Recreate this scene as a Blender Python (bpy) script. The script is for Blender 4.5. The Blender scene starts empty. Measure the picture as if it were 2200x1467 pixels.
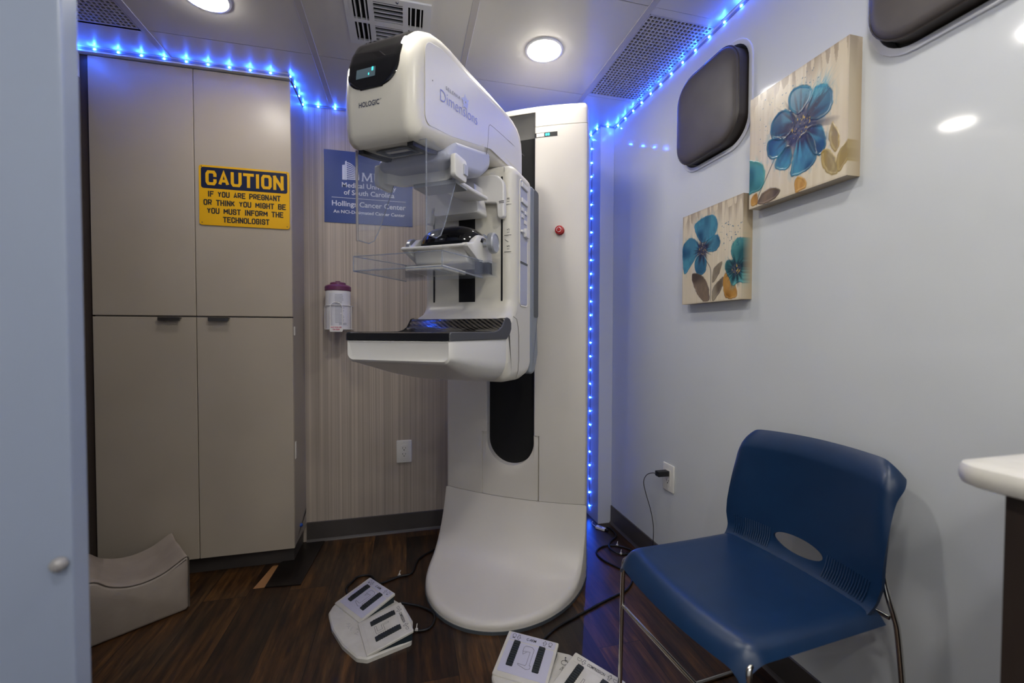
import bpy, bmesh, math, random
import numpy as np
from mathutils import Vector, Matrix
rnd = random.Random(7)
SC = bpy.context.scene
COL = SC.collection
rad = math.radians

# ------------------------------------------------------------------ camera, light, exposure
H = 2.13
XR, XL, YB, YC, YF = 1.08, -1.225, 2.252, 2.023, -1.35
CAMH = 1.037
cd = bpy.data.cameras.new('camera'); cam = bpy.data.objects.new('camera', cd); COL.objects.link(cam)
cd.sensor_fit = 'HORIZONTAL'; cd.sensor_width = 36.0; cd.lens = 913.59 / 2200 * 36.0
cd.clip_start = 0.02
def cam_matrix(yaw, pitch, roll, loc):
    f = Vector((math.sin(yaw)*math.cos(pitch), math.cos(yaw)*math.cos(pitch), math.sin(pitch)))
    r = Vector((math.cos(yaw), -math.sin(yaw), 0)); u = r.cross(f)
    r2 = r*math.cos(roll) + u*math.sin(roll); u2 = -r*math.sin(roll) + u*math.cos(roll)
    m = Matrix((r2, u2, -f)).transposed().to_4x4(); m.translation = loc
    return m
cam.matrix_world = cam_matrix(0.24436, -0.02346, 0.00246, Vector((0, 0, CAMH)))
cd.dof.use_dof = True; cd.dof.focus_distance = 1.45; cd.dof.aperture_fstop = 2.6
SC.camera = cam
w = bpy.data.worlds.new('world'); SC.world = w; w.use_nodes = True
w.node_tree.nodes['Background'].inputs[0].default_value = (.6, .65, .7, 1)
w.node_tree.nodes['Background'].inputs[1].default_value = 0.05
vs = SC.view_settings
vs.view_transform = 'Standard'; vs.look = 'None'; vs.gamma = 1.0; vs.use_curve_mapping = False
vs.exposure = 1.9
LAMP, LAMP2 = 17.0, 37.0   # radiance of the ceiling lamps over the machine / over the front of the room
LED = 235.0         # radiance of one blue LED

# ------------------------------------------------------------------ materials
def lin(c):
    if isinstance(c, str):
        c = c.lstrip('#'); c = [int(c[i:i+2], 16)/255 for i in (0, 2, 4)]
    return tuple((v/12.92 if v <= .04045 else ((v+.055)/1.055)**2.4) for v in c)
MATS = {}
def mat(name, color='#808080', rough=.5, metal=0., spec=.5, coat=0., emit=None, estr=0.):
    m = bpy.data.materials.new(name); m.use_nodes = True; MATS[name] = m
    b = m.node_tree.nodes['Principled BSDF']
    b.inputs['Base Color'].default_value = (*lin(color), 1)
    b.inputs['Roughness'].default_value = rough; b.inputs['Metallic'].default_value = metal
    b.inputs['Specular IOR Level'].default_value = spec; b.inputs['Coat Weight'].default_value = coat
    if emit is not None:
        b.inputs['Emission Color'].default_value = (*emit, 1); b.inputs['Emission Strength'].default_value = estr
    return m
def N(m, t, **kw):
    n = m.node_tree.nodes.new(t)
    for k, v in kw.items():
        setattr(n, k, v)
    return n
def LK(m, a, b): m.node_tree.links.new(a, b)
def bsdf(m): return m.node_tree.nodes['Principled BSDF']
def coords(m, scale=(1, 1, 1), kind='Object', rot=(0, 0, 0)):
    tc = N(m, 'ShaderNodeTexCoord'); mp = N(m, 'ShaderNodeMapping')
    mp.inputs['Scale'].default_value = scale; mp.inputs['Rotation'].default_value = rot
    LK(m, tc.outputs[kind], mp.inputs['Vector']); return mp.outputs['Vector']
def ramp(m, fac, stops):
    r = N(m, 'ShaderNodeValToRGB'); e = r.color_ramp.elements
    while len(e) < len(stops): e.new(.5)
    for el, (p, c) in zip(e, stops):
        el.position = p; el.color = (*lin(c), 1)
    LK(m, fac, r.inputs['Fac']); return r.outputs['Color']
def noise(m, vec, scale=5., detail=3., rough=.5):
    n = N(m, 'ShaderNodeTexNoise'); n.inputs['Scale'].default_value = scale
    n.inputs['Detail'].default_value = detail; n.inputs['Roughness'].default_value = rough
    LK(m, vec, n.inputs['Vector']); return n.outputs['Fac']
def bump(m, fac, strength=.1, dist=.002):
    b = N(m, 'ShaderNodeBump'); b.inputs['Strength'].default_value = strength; b.inputs['Distance'].default_value = dist
    LK(m, fac, b.inputs['Height']); LK(m, b.outputs['Normal'], bsdf(m).inputs['Normal'])
def noisy(name, c1, c2, rough, scale=(8, 8, 8), **kw):
    m = mat(name, c1, rough, **kw)
    f = noise(m, coords(m, scale), 1.0, 3)
    LK(m, ramp(m, f, [(.35, c1), (.65, c2)]), bsdf(m).inputs['Base Color']); return m

M_wall = noisy('white_panel', '#d0d4d8', '#d4d8db', .07, (1.5, 1.5, 1.5), spec=.45)
M_trimw = mat('white_trim', '#d4d6da', .35)
M_post = mat('corner_post_white', '#d3d7de', .2)
M_ceil = noisy('ceiling_panel', '#d2d0cc', '#d6d5d2', .32, (2, 2, 2))
M_bar = mat('ceiling_bar', '#bfbcba', .4)
M_dark = mat('dark_void', '#0a0a0b', .8)
M_lam = noisy('taupe_laminate', '#b3a898', '#b8ad9d', .34, (3, 3, 3))
M_lamside = noisy('taupe_laminate_side', '#9d958d', '#a39b93', .4, (3, 3, 3))
M_base = noisy('vinyl_base', '#46413f', '#4d4845', .45, (6, 6, 6))
M_browndoor = noisy('dark_brown_laminate', '#3a302a', '#43372f', .4, (12, 12, 1))
M_white = mat('white_plastic', '#e9e7e1', .3)
M_cream = mat('cream_plastic', '#dedacd', .34)
M_gantry = noisy('gantry_white', '#d8d3c9', '#dcd7cd', .36, (4, 4, 4))
M_lav = mat('lavender_plastic', '#b9bccb', .4)
M_greyblue = mat('grey_blue_plastic', '#8c939b', .4)
M_slate = mat('slate_plastic', '#4c5258', .45)
M_black = mat('black_plastic', '#0e0e10', .45)
M_matte = noisy('black_fabric_strip', '#070708', '#0b0b0c', .8, (60, 60, 60))
M_gloss = mat('black_gloss', '#060608', .06, coat=.6)
M_grey = mat('dark_grey_plastic', '#45464a', .5)
M_silver = mat('silver_knob', '#b9bcc0', .32, metal=.55)
M_chrome = mat('chrome', '#d6d3cc', .12, metal=1.)
M_steel = mat('dull_steel', '#6d6a66', .35, metal=.9)
M_red = mat('red_button', '#b3201f', .3)
M_blue = noisy('navy_chair_plastic', '#0c2a4c', '#0e2d50', .36, (20, 20, 20))
M_seam = mat('seam_line', '#6f6a62', .7)
M_ink = mat('black_ink', '#1c1d22', .6)
M_inkgrey = mat('grey_ink', '#777b84', .6)
M_navyink = mat('navy_ink', '#1d2a4e', .5)
M_dimink = mat('violet_ink', '#8791d8', .5)
M_dimlight = mat('pale_violet_ink', '#bdc4f0', .5)
M_yellow = mat('sign_yellow', '#e9b112', .35)
M_signnavy = mat('sign_navy', '#16203f', .35)
M_poster = noisy('poster_blue', '#2b4484', '#2e4889', .38, (5, 5, 5))
M_posterink = mat('poster_white_ink', '#d3d8e6', .5)
M_purple = mat('purple_lid', '#6a3456', .38)
M_tub = mat('tub_white', '#e7e6ea', .35)
M_tubink = mat('tub_text_grey', '#9da0ae', .6)
M_pink = mat('pink_ink', '#c2316a', .6)
M_wire = mat('white_wire', '#e6e4e2', .35)
M_cable = mat('black_cable', '#0f0f10', .5)
M_tie = mat('white_tie', '#d8d4cb', .5)
M_brownpad = noisy('brown_vinyl', '#48423e', '#4f4945', .5, (9, 9, 9))
M_brownpadside = mat('brown_vinyl_dark', '#39332f', .38)
M_rim = mat('white_window_rim', '#d4d6da', .2)
M_bolster = noisy('taupe_vinyl', '#9c9084', '#a4988c', .45, (14, 14, 14))
M_pipe = mat('vinyl_piping', '#5f564e', .5)
M_counter = noisy('counter_laminate', '#d5d2c8', '#dedbd3', .3, (25, 25, 25))
M_walnut = noisy('dark_walnut', '#2c2420', '#3a302a', .4, (30, 30, 2))
M_pedal = noisy('pedal_white', '#d9d6cd', '#cfcbc0', .45, (20, 20, 20))
M_pedallav = mat('pedal_lavender', '#c6c5d6', .4)
M_rubber = mat('ribbed_rubber', '#22282b', .6)
M_rubberblue = mat('teal_rubber_side', '#1c2b33', .6)
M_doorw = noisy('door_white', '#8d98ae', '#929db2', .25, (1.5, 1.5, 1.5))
M_gold = mat('bare_subfloor', '#a5764a', .6)
M_lamp = mat('lamp_lens', '#ffffff', .4, emit=(1.0, .945, .855), estr=LAMP)
M_lamp2 = mat('lamp_lens_bright', '#ffffff', .4, emit=(1.0, .955, .875), estr=LAMP2)
M_led = mat('blue_led', '#dfe8ff', .4, emit=(.018, .11, 1.0), estr=LED)
M_tape = mat('led_tape', '#8088a8', .4)
M_teal = mat('teal_status_light', '#20c8c0', .4, emit=(.05, .75, .75), estr=.55)
M_warmled = mat('white_status_light', '#fff2d8', .4, emit=(1, .92, .78), estr=.22)
M_lcd = mat('lcd_screen', '#3b474e', .2, emit=(.05, .075, .09), estr=.2)

# clear thin plastic: mostly see-through, fresnel gloss, edges slightly milky
def clear(name, tint, glossy, fac_add):
    m = bpy.data.materials.new(name); m.use_nodes = True; nt = m.node_tree
    nt.nodes.remove(nt.nodes['Principled BSDF']); out = nt.nodes['Material Output']
    tr = N(m, 'ShaderNodeBsdfTransparent'); tr.inputs[0].default_value = (*tint, 1)
    gl = N(m, 'ShaderNodeBsdfGlossy'); gl.inputs['Roughness'].default_value = .06; gl.inputs[0].default_value = (*glossy, 1)
    df = N(m, 'ShaderNodeBsdfDiffuse'); df.inputs[0].default_value = (.75, .78, .85, 1)
    lw = N(m, 'ShaderNodeLayerWeight'); lw.inputs['Blend'].default_value = .5
    pw = N(m, 'ShaderNodeMath', operation='POWER'); LK(m, lw.outputs['Facing'], pw.inputs[0]); pw.inputs[1].default_value = 5.
    fr = N(m, 'ShaderNodeMath', operation='MULTIPLY_ADD'); LK(m, pw.outputs[0], fr.inputs[0]); fr.inputs[1].default_value = .55; fr.inputs[2].default_value = .03
    m1 = N(m, 'ShaderNodeMixShader'); m2 = N(m, 'ShaderNodeMixShader')
    LK(m, fr.outputs[0], m1.inputs[0]); LK(m, tr.outputs[0], m1.inputs[1]); LK(m, gl.outputs[0], m1.inputs[2])
    m2.inputs[0].default_value = fac_add
    LK(m, m1.outputs[0], m2.inputs[1]); LK(m, df.outputs[0], m2.inputs[2]); LK(m, m2.outputs[0], out.inputs[0])
    return m
M_clear = clear('clear_acrylic', (.975, .98, .985), (.9, .93, 1.), .02)
M_clearedge = clear('clear_acrylic_edge', (.62, .66, .74), (1, 1, 1), .22)
M_rodedge = clear('amber_acrylic_edge', (.62, .50, .40), (1, .95, .9), .3)

# wood plank floor
M_floor = mat('wood_plank_floor', '#3a2a20', .38)
def build_floor_mat():
    m = M_floor
    v = coords(m, (1, 1, 1), rot=(0, 0, rad(90)))
    br = N(m, 'ShaderNodeTexBrick'); LK(m, v, br.inputs['Vector'])
    br.offset = .37; br.inputs['Scale'].default_value = 1.0
    br.inputs['Brick Width'].default_value = .92; br.inputs['Row Height'].default_value = .152
    br.inputs['Mortar Size'].default_value = .0012; br.inputs['Mortar Smooth'].default_value = .2
    br.inputs['Color1'].default_value = (0, 0, 0, 1); br.inputs['Color2'].default_value = (1, 1, 1, 1)
    br.inputs['Mortar'].default_value = (.4, .4, .4, 1)
    def off(scale):
        sc = N(m, 'ShaderNodeVectorMath', operation='MULTIPLY_ADD'); LK(m, br.outputs['Color'], sc.inputs[0]); sc.inputs[1].default_value = (37, 53, 11); LK(m, coords(m, scale), sc.inputs[2]); return sc.outputs[0]
    g = noise(m, off((46, 4.2, 1)), 1.0, 7, .68)
    g2 = noise(m, off((11, 2.4, 1)), 1.0, 5, .62)
    c = ramp(m, g, [(.30, '#261d16'), (.45, '#4a3a2b'), (.58, '#6a553d'), (.74, '#927752')])
    c2 = ramp(m, g2, [(.42, '#9c9083'), (.53, '#e0bd86'), (.64, '#ffdc90')])
    mx = N(m, 'ShaderNodeMix', data_type='RGBA', blend_type='MULTIPLY')
    mx.inputs[0].default_value = 1.0
    tone = ramp(m, br.outputs['Color'], [(0., '#97897c'), (.5, '#d8cabb'), (1., '#fff4e6')])
    LK(m, c, mx.inputs[6]); LK(m, tone, mx.inputs[7])
    mx2 = N(m, 'ShaderNodeMix', data_type='RGBA', blend_type='MULTIPLY'); mx2.inputs[0].default_value = .8
    LK(m, mx.outputs[2], mx2.inputs[6]); LK(m, c2, mx2.inputs[7])
    mo = N(m, 'ShaderNodeMix', data_type='RGBA'); LK(m, br.outputs['Fac'], mo.inputs[0])
    LK(m, mx2.outputs[2], mo.inputs[6]); mo.inputs[7].default_value = (*lin('#120c09'), 1)
    LK(m, mo.outputs[2], bsdf(m).inputs['Base Color'])
    bump(m, g, .15, .001)
build_floor_mat()
# striped wallcovering
M_paper = mat('striped_wallcovering', '#a09486', .5)
def build_paper():
    m = M_paper
    g = noise(m, coords(m, (330, 330, .5)), 1.0, 3, .6)
    g2 = noise(m, coords(m, (60, 60, .3)), 1.0, 2, .5)
    ad = N(m, 'ShaderNodeMath', operation='MULTIPLY_ADD'); LK(m, g, ad.inputs[0]); ad.inputs[1].default_value = .62
    ml = N(m, 'ShaderNodeMath', operation='MULTIPLY'); LK(m, g2, ml.inputs[0]); ml.inputs[1].default_value = .38; LK(m, ml.outputs[0], ad.inputs[2])
    LK(m, ramp(m, ad.outputs[0], [(.34, '#9a8f83'), (.5, '#b1a598'), (.64, '#cabeaf')]), bsdf(m).inputs['Base Color'])
    bump(m, g, .2, .001)
build_paper()
# carbon fibre weave
M_carbon = mat('carbon_fibre', '#19191b', .16, coat=.5)
def build_carbon():
    m = M_carbon
    wv = N(m, 'ShaderNodeTexWave', wave_type='BANDS', bands_direction='DIAGONAL'); wv.inputs['Scale'].default_value = 34.
    LK(m, coords(m, (1, 1, 1)), wv.inputs['Vector'])
    LK(m, ramp(m, wv.outputs['Fac'], [(.25, '#0b0b0d'), (.75, '#4b463f')]), bsdf(m).inputs['Base Color'])
build_carbon()
M_paint = mat('painted_canvas', '#ddd0b8', .28)
_a = N(M_paint, 'ShaderNodeAttribute', attribute_name='paint'); LK(M_paint, _a.outputs['Color'], bsdf(M_paint).inputs['Base Color'])

# ------------------------------------------------------------------ mesh helpers
def build(name, verts, faces, m, parent=None, smooth=30, wn=False, mats=None, mi=None):
    me = bpy.data.meshes.new(name); me.from_pydata([tuple(v) for v in verts], [], [tuple(f) for f in faces])
    bm = bmesh.new(); bm.from_mesh(me); bmesh.ops.recalc_face_normals(bm, faces=bm.faces); bm.to_mesh(me); bm.free()
    return fin(name, me, m, parent, smooth, wn, mats, mi)
def fin(name, me, m, parent=None, smooth=30, wn=False, mats=None, mi=None):
    for x in (mats or [m]): me.materials.append(x)
    if mi is not None: me.polygons.foreach_set('material_index', mi)
    if smooth:
        me.polygons.foreach_set('use_smooth', [True]*len(me.polygons)); me.set_sharp_from_angle(angle=rad(smooth))
    me.update()
    o = bpy.data.objects.new(name, me); COL.objects.link(o)
    if parent is not None: o.parent = parent
    if wn:
        md = o.modifiers.new('wn', 'WEIGHTED_NORMAL'); md.keep_sharp = True; md.weight = 80
    return o
class MB:
    def __init__(s): s.v, s.f, s.m = [], [], []
    def add(s, v, f, mi=0):
        k = len(s.v); s.v += [tuple(x) for x in v]; s.f += [tuple(i+k for i in q) for q in f]; s.m += [mi]*len(f); return s
    def box(s, a, b, mi=0):
        (x0, y0, z0), (x1, y1, z1) = a, b
        v = [(x0,y0,z0),(x1,y0,z0),(x1,y1,z0),(x0,y1,z0),(x0,y0,z1),(x1,y0,z1),(x1,y1,z1),(x0,y1,z1)]
        return s.add(v, [(0,3,2,1),(4,5,6,7),(0,1,5,4),(1,2,6,5),(2,3,7,6),(3,0,4,7)], mi)
    def tube(s, pts, r, seg=8, closed=False, caps=True, mi=0):
        pts = [Vector(p) for p in pts]; n = len(pts); rs = r if isinstance(r, (list, tuple)) else [r]*n
        k = len(s.v); up = None
        for i, p in enumerate(pts):
            if closed: t = pts[(i+1) % n] - pts[i-1]
            else: t = pts[min(i+1, n-1)] - pts[max(i-1, 0)]
            t.normalize()
            if up is None:
                up = Vector((0, 0, 1)) if abs(t.z) < .9 else Vector((1, 0, 0))
            a = up - t*up.dot(t)
            if a.length < 1e-5: a = Vector((1, 0, 0)) - t*t.x
            a.normalize(); b = t.cross(a); up = a
            for j in range(seg):
                th = 2*math.pi*j/seg
                s.v.append(tuple(p + (a*math.cos(th) + b*math.sin(th))*rs[i]))
        m = n if closed else n-1
        for i in range(m):
            for j in range(seg):
                q = (k+i*seg+j, k+i*seg+(j+1) % seg, k+((i+1) % n)*seg+(j+1) % seg, k+((i+1) % n)*seg+j)
                s.f.append(q); s.m.append(mi)
        if caps and not closed:
            s.f.append(tuple(k+j for j in range(seg))[::-1]); s.m.append(mi)
            s.f.append(tuple(k+(n-1)*seg+j for j in range(seg))); s.m.append(mi)
        return s
    def prism(s, poly, fn, d0, d1, mi=0):
        n = len(poly); v = [fn(p[0], p[1], d0) for p in poly] + [fn(p[0], p[1], d1) for p in poly]
        f = [tuple(range(n))[::-1], tuple(range(n, 2*n))] + [(i, (i+1) % n, n+(i+1) % n, n+i) for i in range(n)]
        return s.add(v, f, mi)
    def build(s, name, m, parent=None, smooth=30, wn=False):
        ms = m if isinstance(m, list) else [m]
        return build(name, s.v, s.f, ms[0], parent, smooth, wn, ms, s.m)
def loft(sections, closed=True, cap=True):
    n = len(sections[0]); v = [p for s in sections for p in s]; f = []
    for i in range(len(sections)-1):
        for j in range(n if closed else n-1):
            f.append((i*n+j, i*n+(j+1) % n, (i+1)*n+(j+1) % n, (i+1)*n+j))
    if cap: f += [tuple(range(n))[::-1], tuple((len(sections)-1)*n+j for j in range(n))]
    return v, f
def rpoly(pts, seg=6):
    """polygon from (x, y, radius) corners with arcs"""
    out = []; n = len(pts)
    for i in range(n):
        p = Vector(pts[i][:2]); r = pts[i][2] if len(pts[i]) > 2 else 0
        a = Vector(pts[i-1][:2]) - p; b = Vector(pts[(i+1) % n][:2]) - p
        if r <= 0: out.append(tuple(p)); continue
        ang = a.angle(b); d = min(r/math.tan(ang/2), a.length*.49, b.length*.49); rr = d*math.tan(ang/2)
        a.normalize(); b.normalize(); bis = (a+b).normalized(); c = p + bis*(rr/math.sin(ang/2))
        s0 = p + a*d - c; s1 = p + b*d - c; a0 = math.atan2(s0.y, s0.x); a1 = math.atan2(s1.y, s1.x)
        da = (a1-a0+math.pi) % (2*math.pi) - math.pi
        for k in range(seg+1):
            t = a0+da*k/seg; out.append((c.x+rr*math.cos(t), c.y+rr*math.sin(t)))
    return out
def rrect(x0, y0, x1, y1, r, seg=5): return rpoly([(x0, y0, r), (x1, y0, r), (x1, y1, r), (x0, y1, r)], seg)
def area2(p): return sum(p[i-1][0]*p[i][1]-p[i][0]*p[i-1][1] for i in range(len(p)))
def inset(poly, d):
    n = len(poly); sg = 1 if area2(poly) > 0 else -1; out = []
    for i in range(n):
        a = Vector(poly[i-1]); p = Vector(poly[i]); b = Vector(poly[(i+1) % n])
        e1 = (p-a).normalized(); e2 = (b-p).normalized()
        n1 = Vector((-e1.y, e1.x))*sg; n2 = Vector((-e2.y, e2.x))*sg
        m = n1+n2; L = m.length
        if L < 1e-6: out.append(tuple(p)); continue
        m /= L; out.append(tuple(p + m*(d/max(.45, m.dot(n1)))))
    return out
def pillow(poly, hw, r, fn, seg=4, center=0.):
    """polygon in (a,z) swept across u with rounded edges; hw number or function of (a,z); fn(u,a,z)->xyz"""
    h = hw if callable(hw) else (lambda a, z: hw)
    lay = []
    for k in range(seg+1):
        ph = math.pi/2*(1-k/seg); lay.append((-1, r-r*math.sin(ph), r-r*math.cos(ph)))
    lay += [(1, b, c) for (_, b, c) in lay[::-1]]
    secs = []
    for sgn, du, dn in lay:
        ip = inset(poly, dn) if dn > 1e-6 else poly
        secs.append([fn(center+sgn*(h(*poly[i])-du), ip[i][0], ip[i][1]) for i in range(len(poly))])
    return loft(secs)
def lathe(prof, seg=28, fn=lambda r, t, h: (r*math.cos(t), r*math.sin(t), h), cap=True):
    return loft([[fn(r, 2*math.pi*j/seg, h) for j in range(seg)] for r, h in prof], True, cap)
def empty(name, loc, rz=0.):
    o = bpy.data.objects.new(name, None); COL.objects.link(o); o.location = loc; o.rotation_euler = (0, 0, rz); o.empty_display_size = .1
    return o
def tag(o, label, cat, group=None):
    o['label'] = label; o['category'] = cat
    if group: o['group'] = group
    return o
def struct(o): o['kind'] = 'structure'; return o
def cat(pts, n=8, closed=False):
    pts = [Vector(p) for p in pts]; out = []; N_ = len(pts)
    for i in range(N_ if closed else N_-1):
        if closed: p0, p1, p2, p3 = pts[i-1], pts[i], pts[(i+1) % N_], pts[(i+2) % N_]
        else: p0, p1, p2, p3 = pts[max(i-1, 0)], pts[i], pts[i+1], pts[min(i+2, N_-1)]
        for k in range(n):
            t = k/n
            out.append(.5*((2*p1)+(-p0+p2)*t+(2*p0-5*p1+4*p2-p3)*t*t+(-p0+3*p1-3*p2+p3)*t**3))
    if not closed: out.append(pts[-1])
    return out
def bevelbox(name, a, b, m, parent=None, bev=.004, seg=2, smooth=30):
    bm = bmesh.new(); bmesh.ops.create_cube(bm, size=1)
    for v in bm.verts:
        v.co = Vector([a[i]+(b[i]-a[i])*(v.co[i]+.5) for i in range(3)])
    if bev: bmesh.ops.bevel(bm, geom=bm.edges[:], offset=bev, segments=seg, profile=.5, affect='EDGES')
    me = bpy.data.meshes.new(name); bm.to_mesh(me); bm.free()
    return fin(name, me, m, parent, smooth, True)
# text from Blender's built-in font, returned as flat triangles; fn(x, y) -> xyz
def text_into(mb, s, size, fn, x=0., y=0., align='LEFT', width=None, mi=0, bold=0., sp=1.):
    cu = bpy.data.curves.new('t', 'FONT'); cu.body = s; cu.size = size; cu.align_x = align; cu.resolution_u = 3; cu.offset = bold; cu.space_character = sp
    o = bpy.data.objects.new('t', cu); COL.objects.link(o)
    dg = bpy.context.evaluated_depsgraph_get(); me = bpy.data.meshes.new_from_object(o.evaluated_get(dg))
    vs_ = [v.co.copy() for v in me.vertices]; fs = [tuple(p.vertices) for p in me.polygons]
    bpy.data.objects.remove(o); bpy.data.curves.remove(cu); bpy.data.meshes.remove(me)
    if width:
        x0 = min(v.x for v in vs_); x1 = max(v.x for v in vs_); k = width/(x1-x0)
        off = x0 if align == 'LEFT' else 0
        for v in vs_: v.x = (v.x-off)*k
    mb.add([fn(v.x+x, v.y+y) for v in vs_], fs, mi)
# stencil style letters drawn as strokes
C_ = .17
GL = {'A': [[(0,0),(.5,1),(1,0)],[(.2,.3),(.8,.3)]], 'U': [[(0,1),(0,C_),(C_,0),(1-C_,0),(1,C_),(1,1)]], 'T': [[(0,1),(1,1)],[(.5,1),(.5,0)]],
 'I': [[(.5,0),(.5,1)]], 'O': [[(0,C_),(C_,0),(1-C_,0),(1,C_),(1,1-C_),(1-C_,1),(C_,1),(0,1-C_),(0,C_)]], 'N': [[(0,0),(0,1)],[(0,1),(1,0)],[(1,0),(1,1)]],
 'C': [[(1,.72),(1,1-C_),(1-C_,1),(C_,1),(0,1-C_),(0,C_),(C_,0),(1-C_,0),(1,C_),(1,.28)]], 'F': [[(0,0),(0,1),(1,1)],[(0,.52),(.8,.52)]],
 'Y': [[(0,1),(.5,.5),(1,1)],[(.5,.5),(.5,0)]], 'R': [[(0,0),(0,1),(1-C_,1),(1,1-C_),(1,.62),(1-C_,.48),(0,.48)],[(.5,.48),(1,0)]],
 'E': [[(1,0),(0,0),(0,1),(1,1)],[(0,.52),(.85,.52)]], 'P': [[(0,0),(0,1),(1-C_,1),(1,1-C_),(1,.62),(1-C_,.46),(0,.46)]],
 'G': [[(1,.72),(1,1-C_),(1-C_,1),(C_,1),(0,1-C_),(0,C_),(C_,0),(1-C_,0),(1,C_),(1,.46),(.55,.46)]], 'K': [[(0,0),(0,1)],[(1,1),(0,.4)],[(.35,.6),(1,0)]],
 'M': [[(0,0),(0,1)],[(0,1),(.5,.35)],[(.5,.35),(1,1)],[(1,1),(1,0)]], 'H': [[(0,0),(0,1)],[(1,0),(1,1)],[(0,.5),(1,.5)]],
 'B': [[(0,0),(0,1),(1-C_,1),(1,1-C_),(1,.66),(1-C_,.52),(0,.52)],[(1-C_,.52),(1,.4),(1,C_),(1-C_,0),(0,0)]],
 'S': [[(1,.75),(1,1-C_),(1-C_,1),(C_,1),(0,1-C_),(0,.68),(C_,.54),(1-C_,.46),(1,.32),(1,C_),(1-C_,0),(C_,0),(0,C_),(0,.25)]], 'L': [[(0,1),(0,0),(1,0)]]}
def strokes(mb, lines, fn, th, mi=0, ext=.5):
    for k, ln in enumerate(lines):
        P = [Vector(p) for p in ln]; P = [p for i, p in enumerate(P) if i == 0 or (p-P[i-1]).length > 1e-7]
        if len(P) < 2: continue
        closed = (P[0]-P[-1]).length < 1e-7 and len(P) > 3
        if closed: P = P[:-1]
        n = len(P); D = [(P[(i+1) % n]-P[i]).normalized() for i in range(n if closed else n-1)]
        A, B = [], []
        for i, p in enumerate(P):
            d0 = D[i-1] if (closed or i > 0) else D[0]; d1 = D[i % len(D)] if (closed or i < n-1) else D[-1]
            n0 = Vector((-d0.y, d0.x)); n1 = Vector((-d1.y, d1.x)); m = n0+n1
            m = n0 if m.length < 1e-6 else m.normalized(); c = max(.5, m.dot(n0)); q = p.copy()
            if not closed and i == 0: q -= d1*th*.5*ext
            if not closed and i == n-1: q += d0*th*.5*ext
            A.append(q+m*(th/2/c)); B.append(q-m*(th/2/c))
        o = Vector(fn(0, 0)); nn = (Vector(fn(1e-3, 0))-o).cross(Vector(fn(0, 1e-3))-o).normalized()*(6e-5*k)
        V = [Vector(fn(q.x, q.y))+nn for q in A]+[Vector(fn(q.x, q.y))+nn for q in B]
        mb.add(V, [(i, n+i, n+(i+1) % n, (i+1) % n) for i in range(n if closed else n-1)], mi)
def block_line(mb, s, x0, x1, y0, h, th, fn, mi=0, wide=.55, gap=.32, space=.75):
    adv = []
    for c in s: adv.append(space if c == ' ' else ((.1 if c == 'I' else wide*(1.25 if c == 'M' else 1))+gap))
    k = (x1-x0)/(sum(adv)-gap); x = x0
    for c, ad in zip(s, adv):
        if c != ' ':
            wd = (ad-gap)*k
            strokes(mb, [[(x+(p[0])*wd, y0+th/2+p[1]*(h-th)) for p in ln] for ln in GL[c]], fn, th, mi, ext=0.0 if c in 'AKYRM' else 1.0)
        x += ad*k

# ================================================================== ROOM SHELL
struct(MB().box((XL-.02, YF, -.03), (XR+.02, YB+.02, 0)).build('floor', M_floor, smooth=0))
struct(MB().box((XL-.05, YB, 0), (XR+.05, YB+.04, H)).build('wall_back', M_paper, smooth=0))
# right wall with two rounded window openings
WIN = [(1.332, 1.835), (.612, 1.835)]; WHW, WHH, WRAD = .170, .172, .085
def wall_right():
    mb = MB(); ys = [YF]; 
    bm = bmesh.new()
    outer = [(YF, 0), (YB, 0), (YB, H), (YF, H)]
    es = []
    def ring(p):
        vs_ = [bm.verts.new((XR, a, b)) for a, b in p]
        return [bm.edges.new((vs_[i], vs_[(i+1) % len(vs_)])) for i in range(len(vs_))]
    es += ring(outer)
    for cy, cz in WIN: es += ring(rrect(cy-WHW, cz-WHH, cy+WHW, cz+WHH, WRAD, 8))
    bmesh.ops.triangle_fill(bm, use_beauty=True, edges=es)
    ex = bmesh.ops.extrude_face_region(bm, geom=bm.faces[:])
    for v in [g for g in ex['geom'] if isinstance(g, bmesh.types.BMVert)]: v.co.x += .05
    bmesh.ops.recalc_face_normals(bm, faces=bm.faces)
    me = bpy.data.meshes.new('wall_right'); bm.to_mesh(me); bm.free()
    return fin('wall_right', me, M_wall, None, 0)
struct(wall_right())
struct(MB().box((XL-.05, YF, 0), (XL, YB, H)).build('wall_left', M_wall, smooth=0))
struct(MB().box((XL-.05, YF-.05, 0), (XR+.05, YF, H)).build('wall_front', M_wall, smooth=0))
# boxed corner post at the back right
struct(bevelbox('trim_1', (1.001, 2.09, 0), (XR, YB, H), M_post, bev=.002))
# baseboards
struct(MB().prism([(0, 0), (-.014, 0), (-.009, .006), (-.006, .012), (-.005, .094), (0, .096)], lambda a, b, d: (d, YB+a, b), -.476, 1.001).build('baseboard_back', M_base, smooth=0))
struct(MB().prism([(0, 0), (-.014, 0), (-.009, .006), (-.006, .012), (-.005, .094), (0, .096)], lambda a, b, d: (XR+a, d, b), .40, 2.09).build('baseboard_right', M_base, smooth=0))

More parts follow.
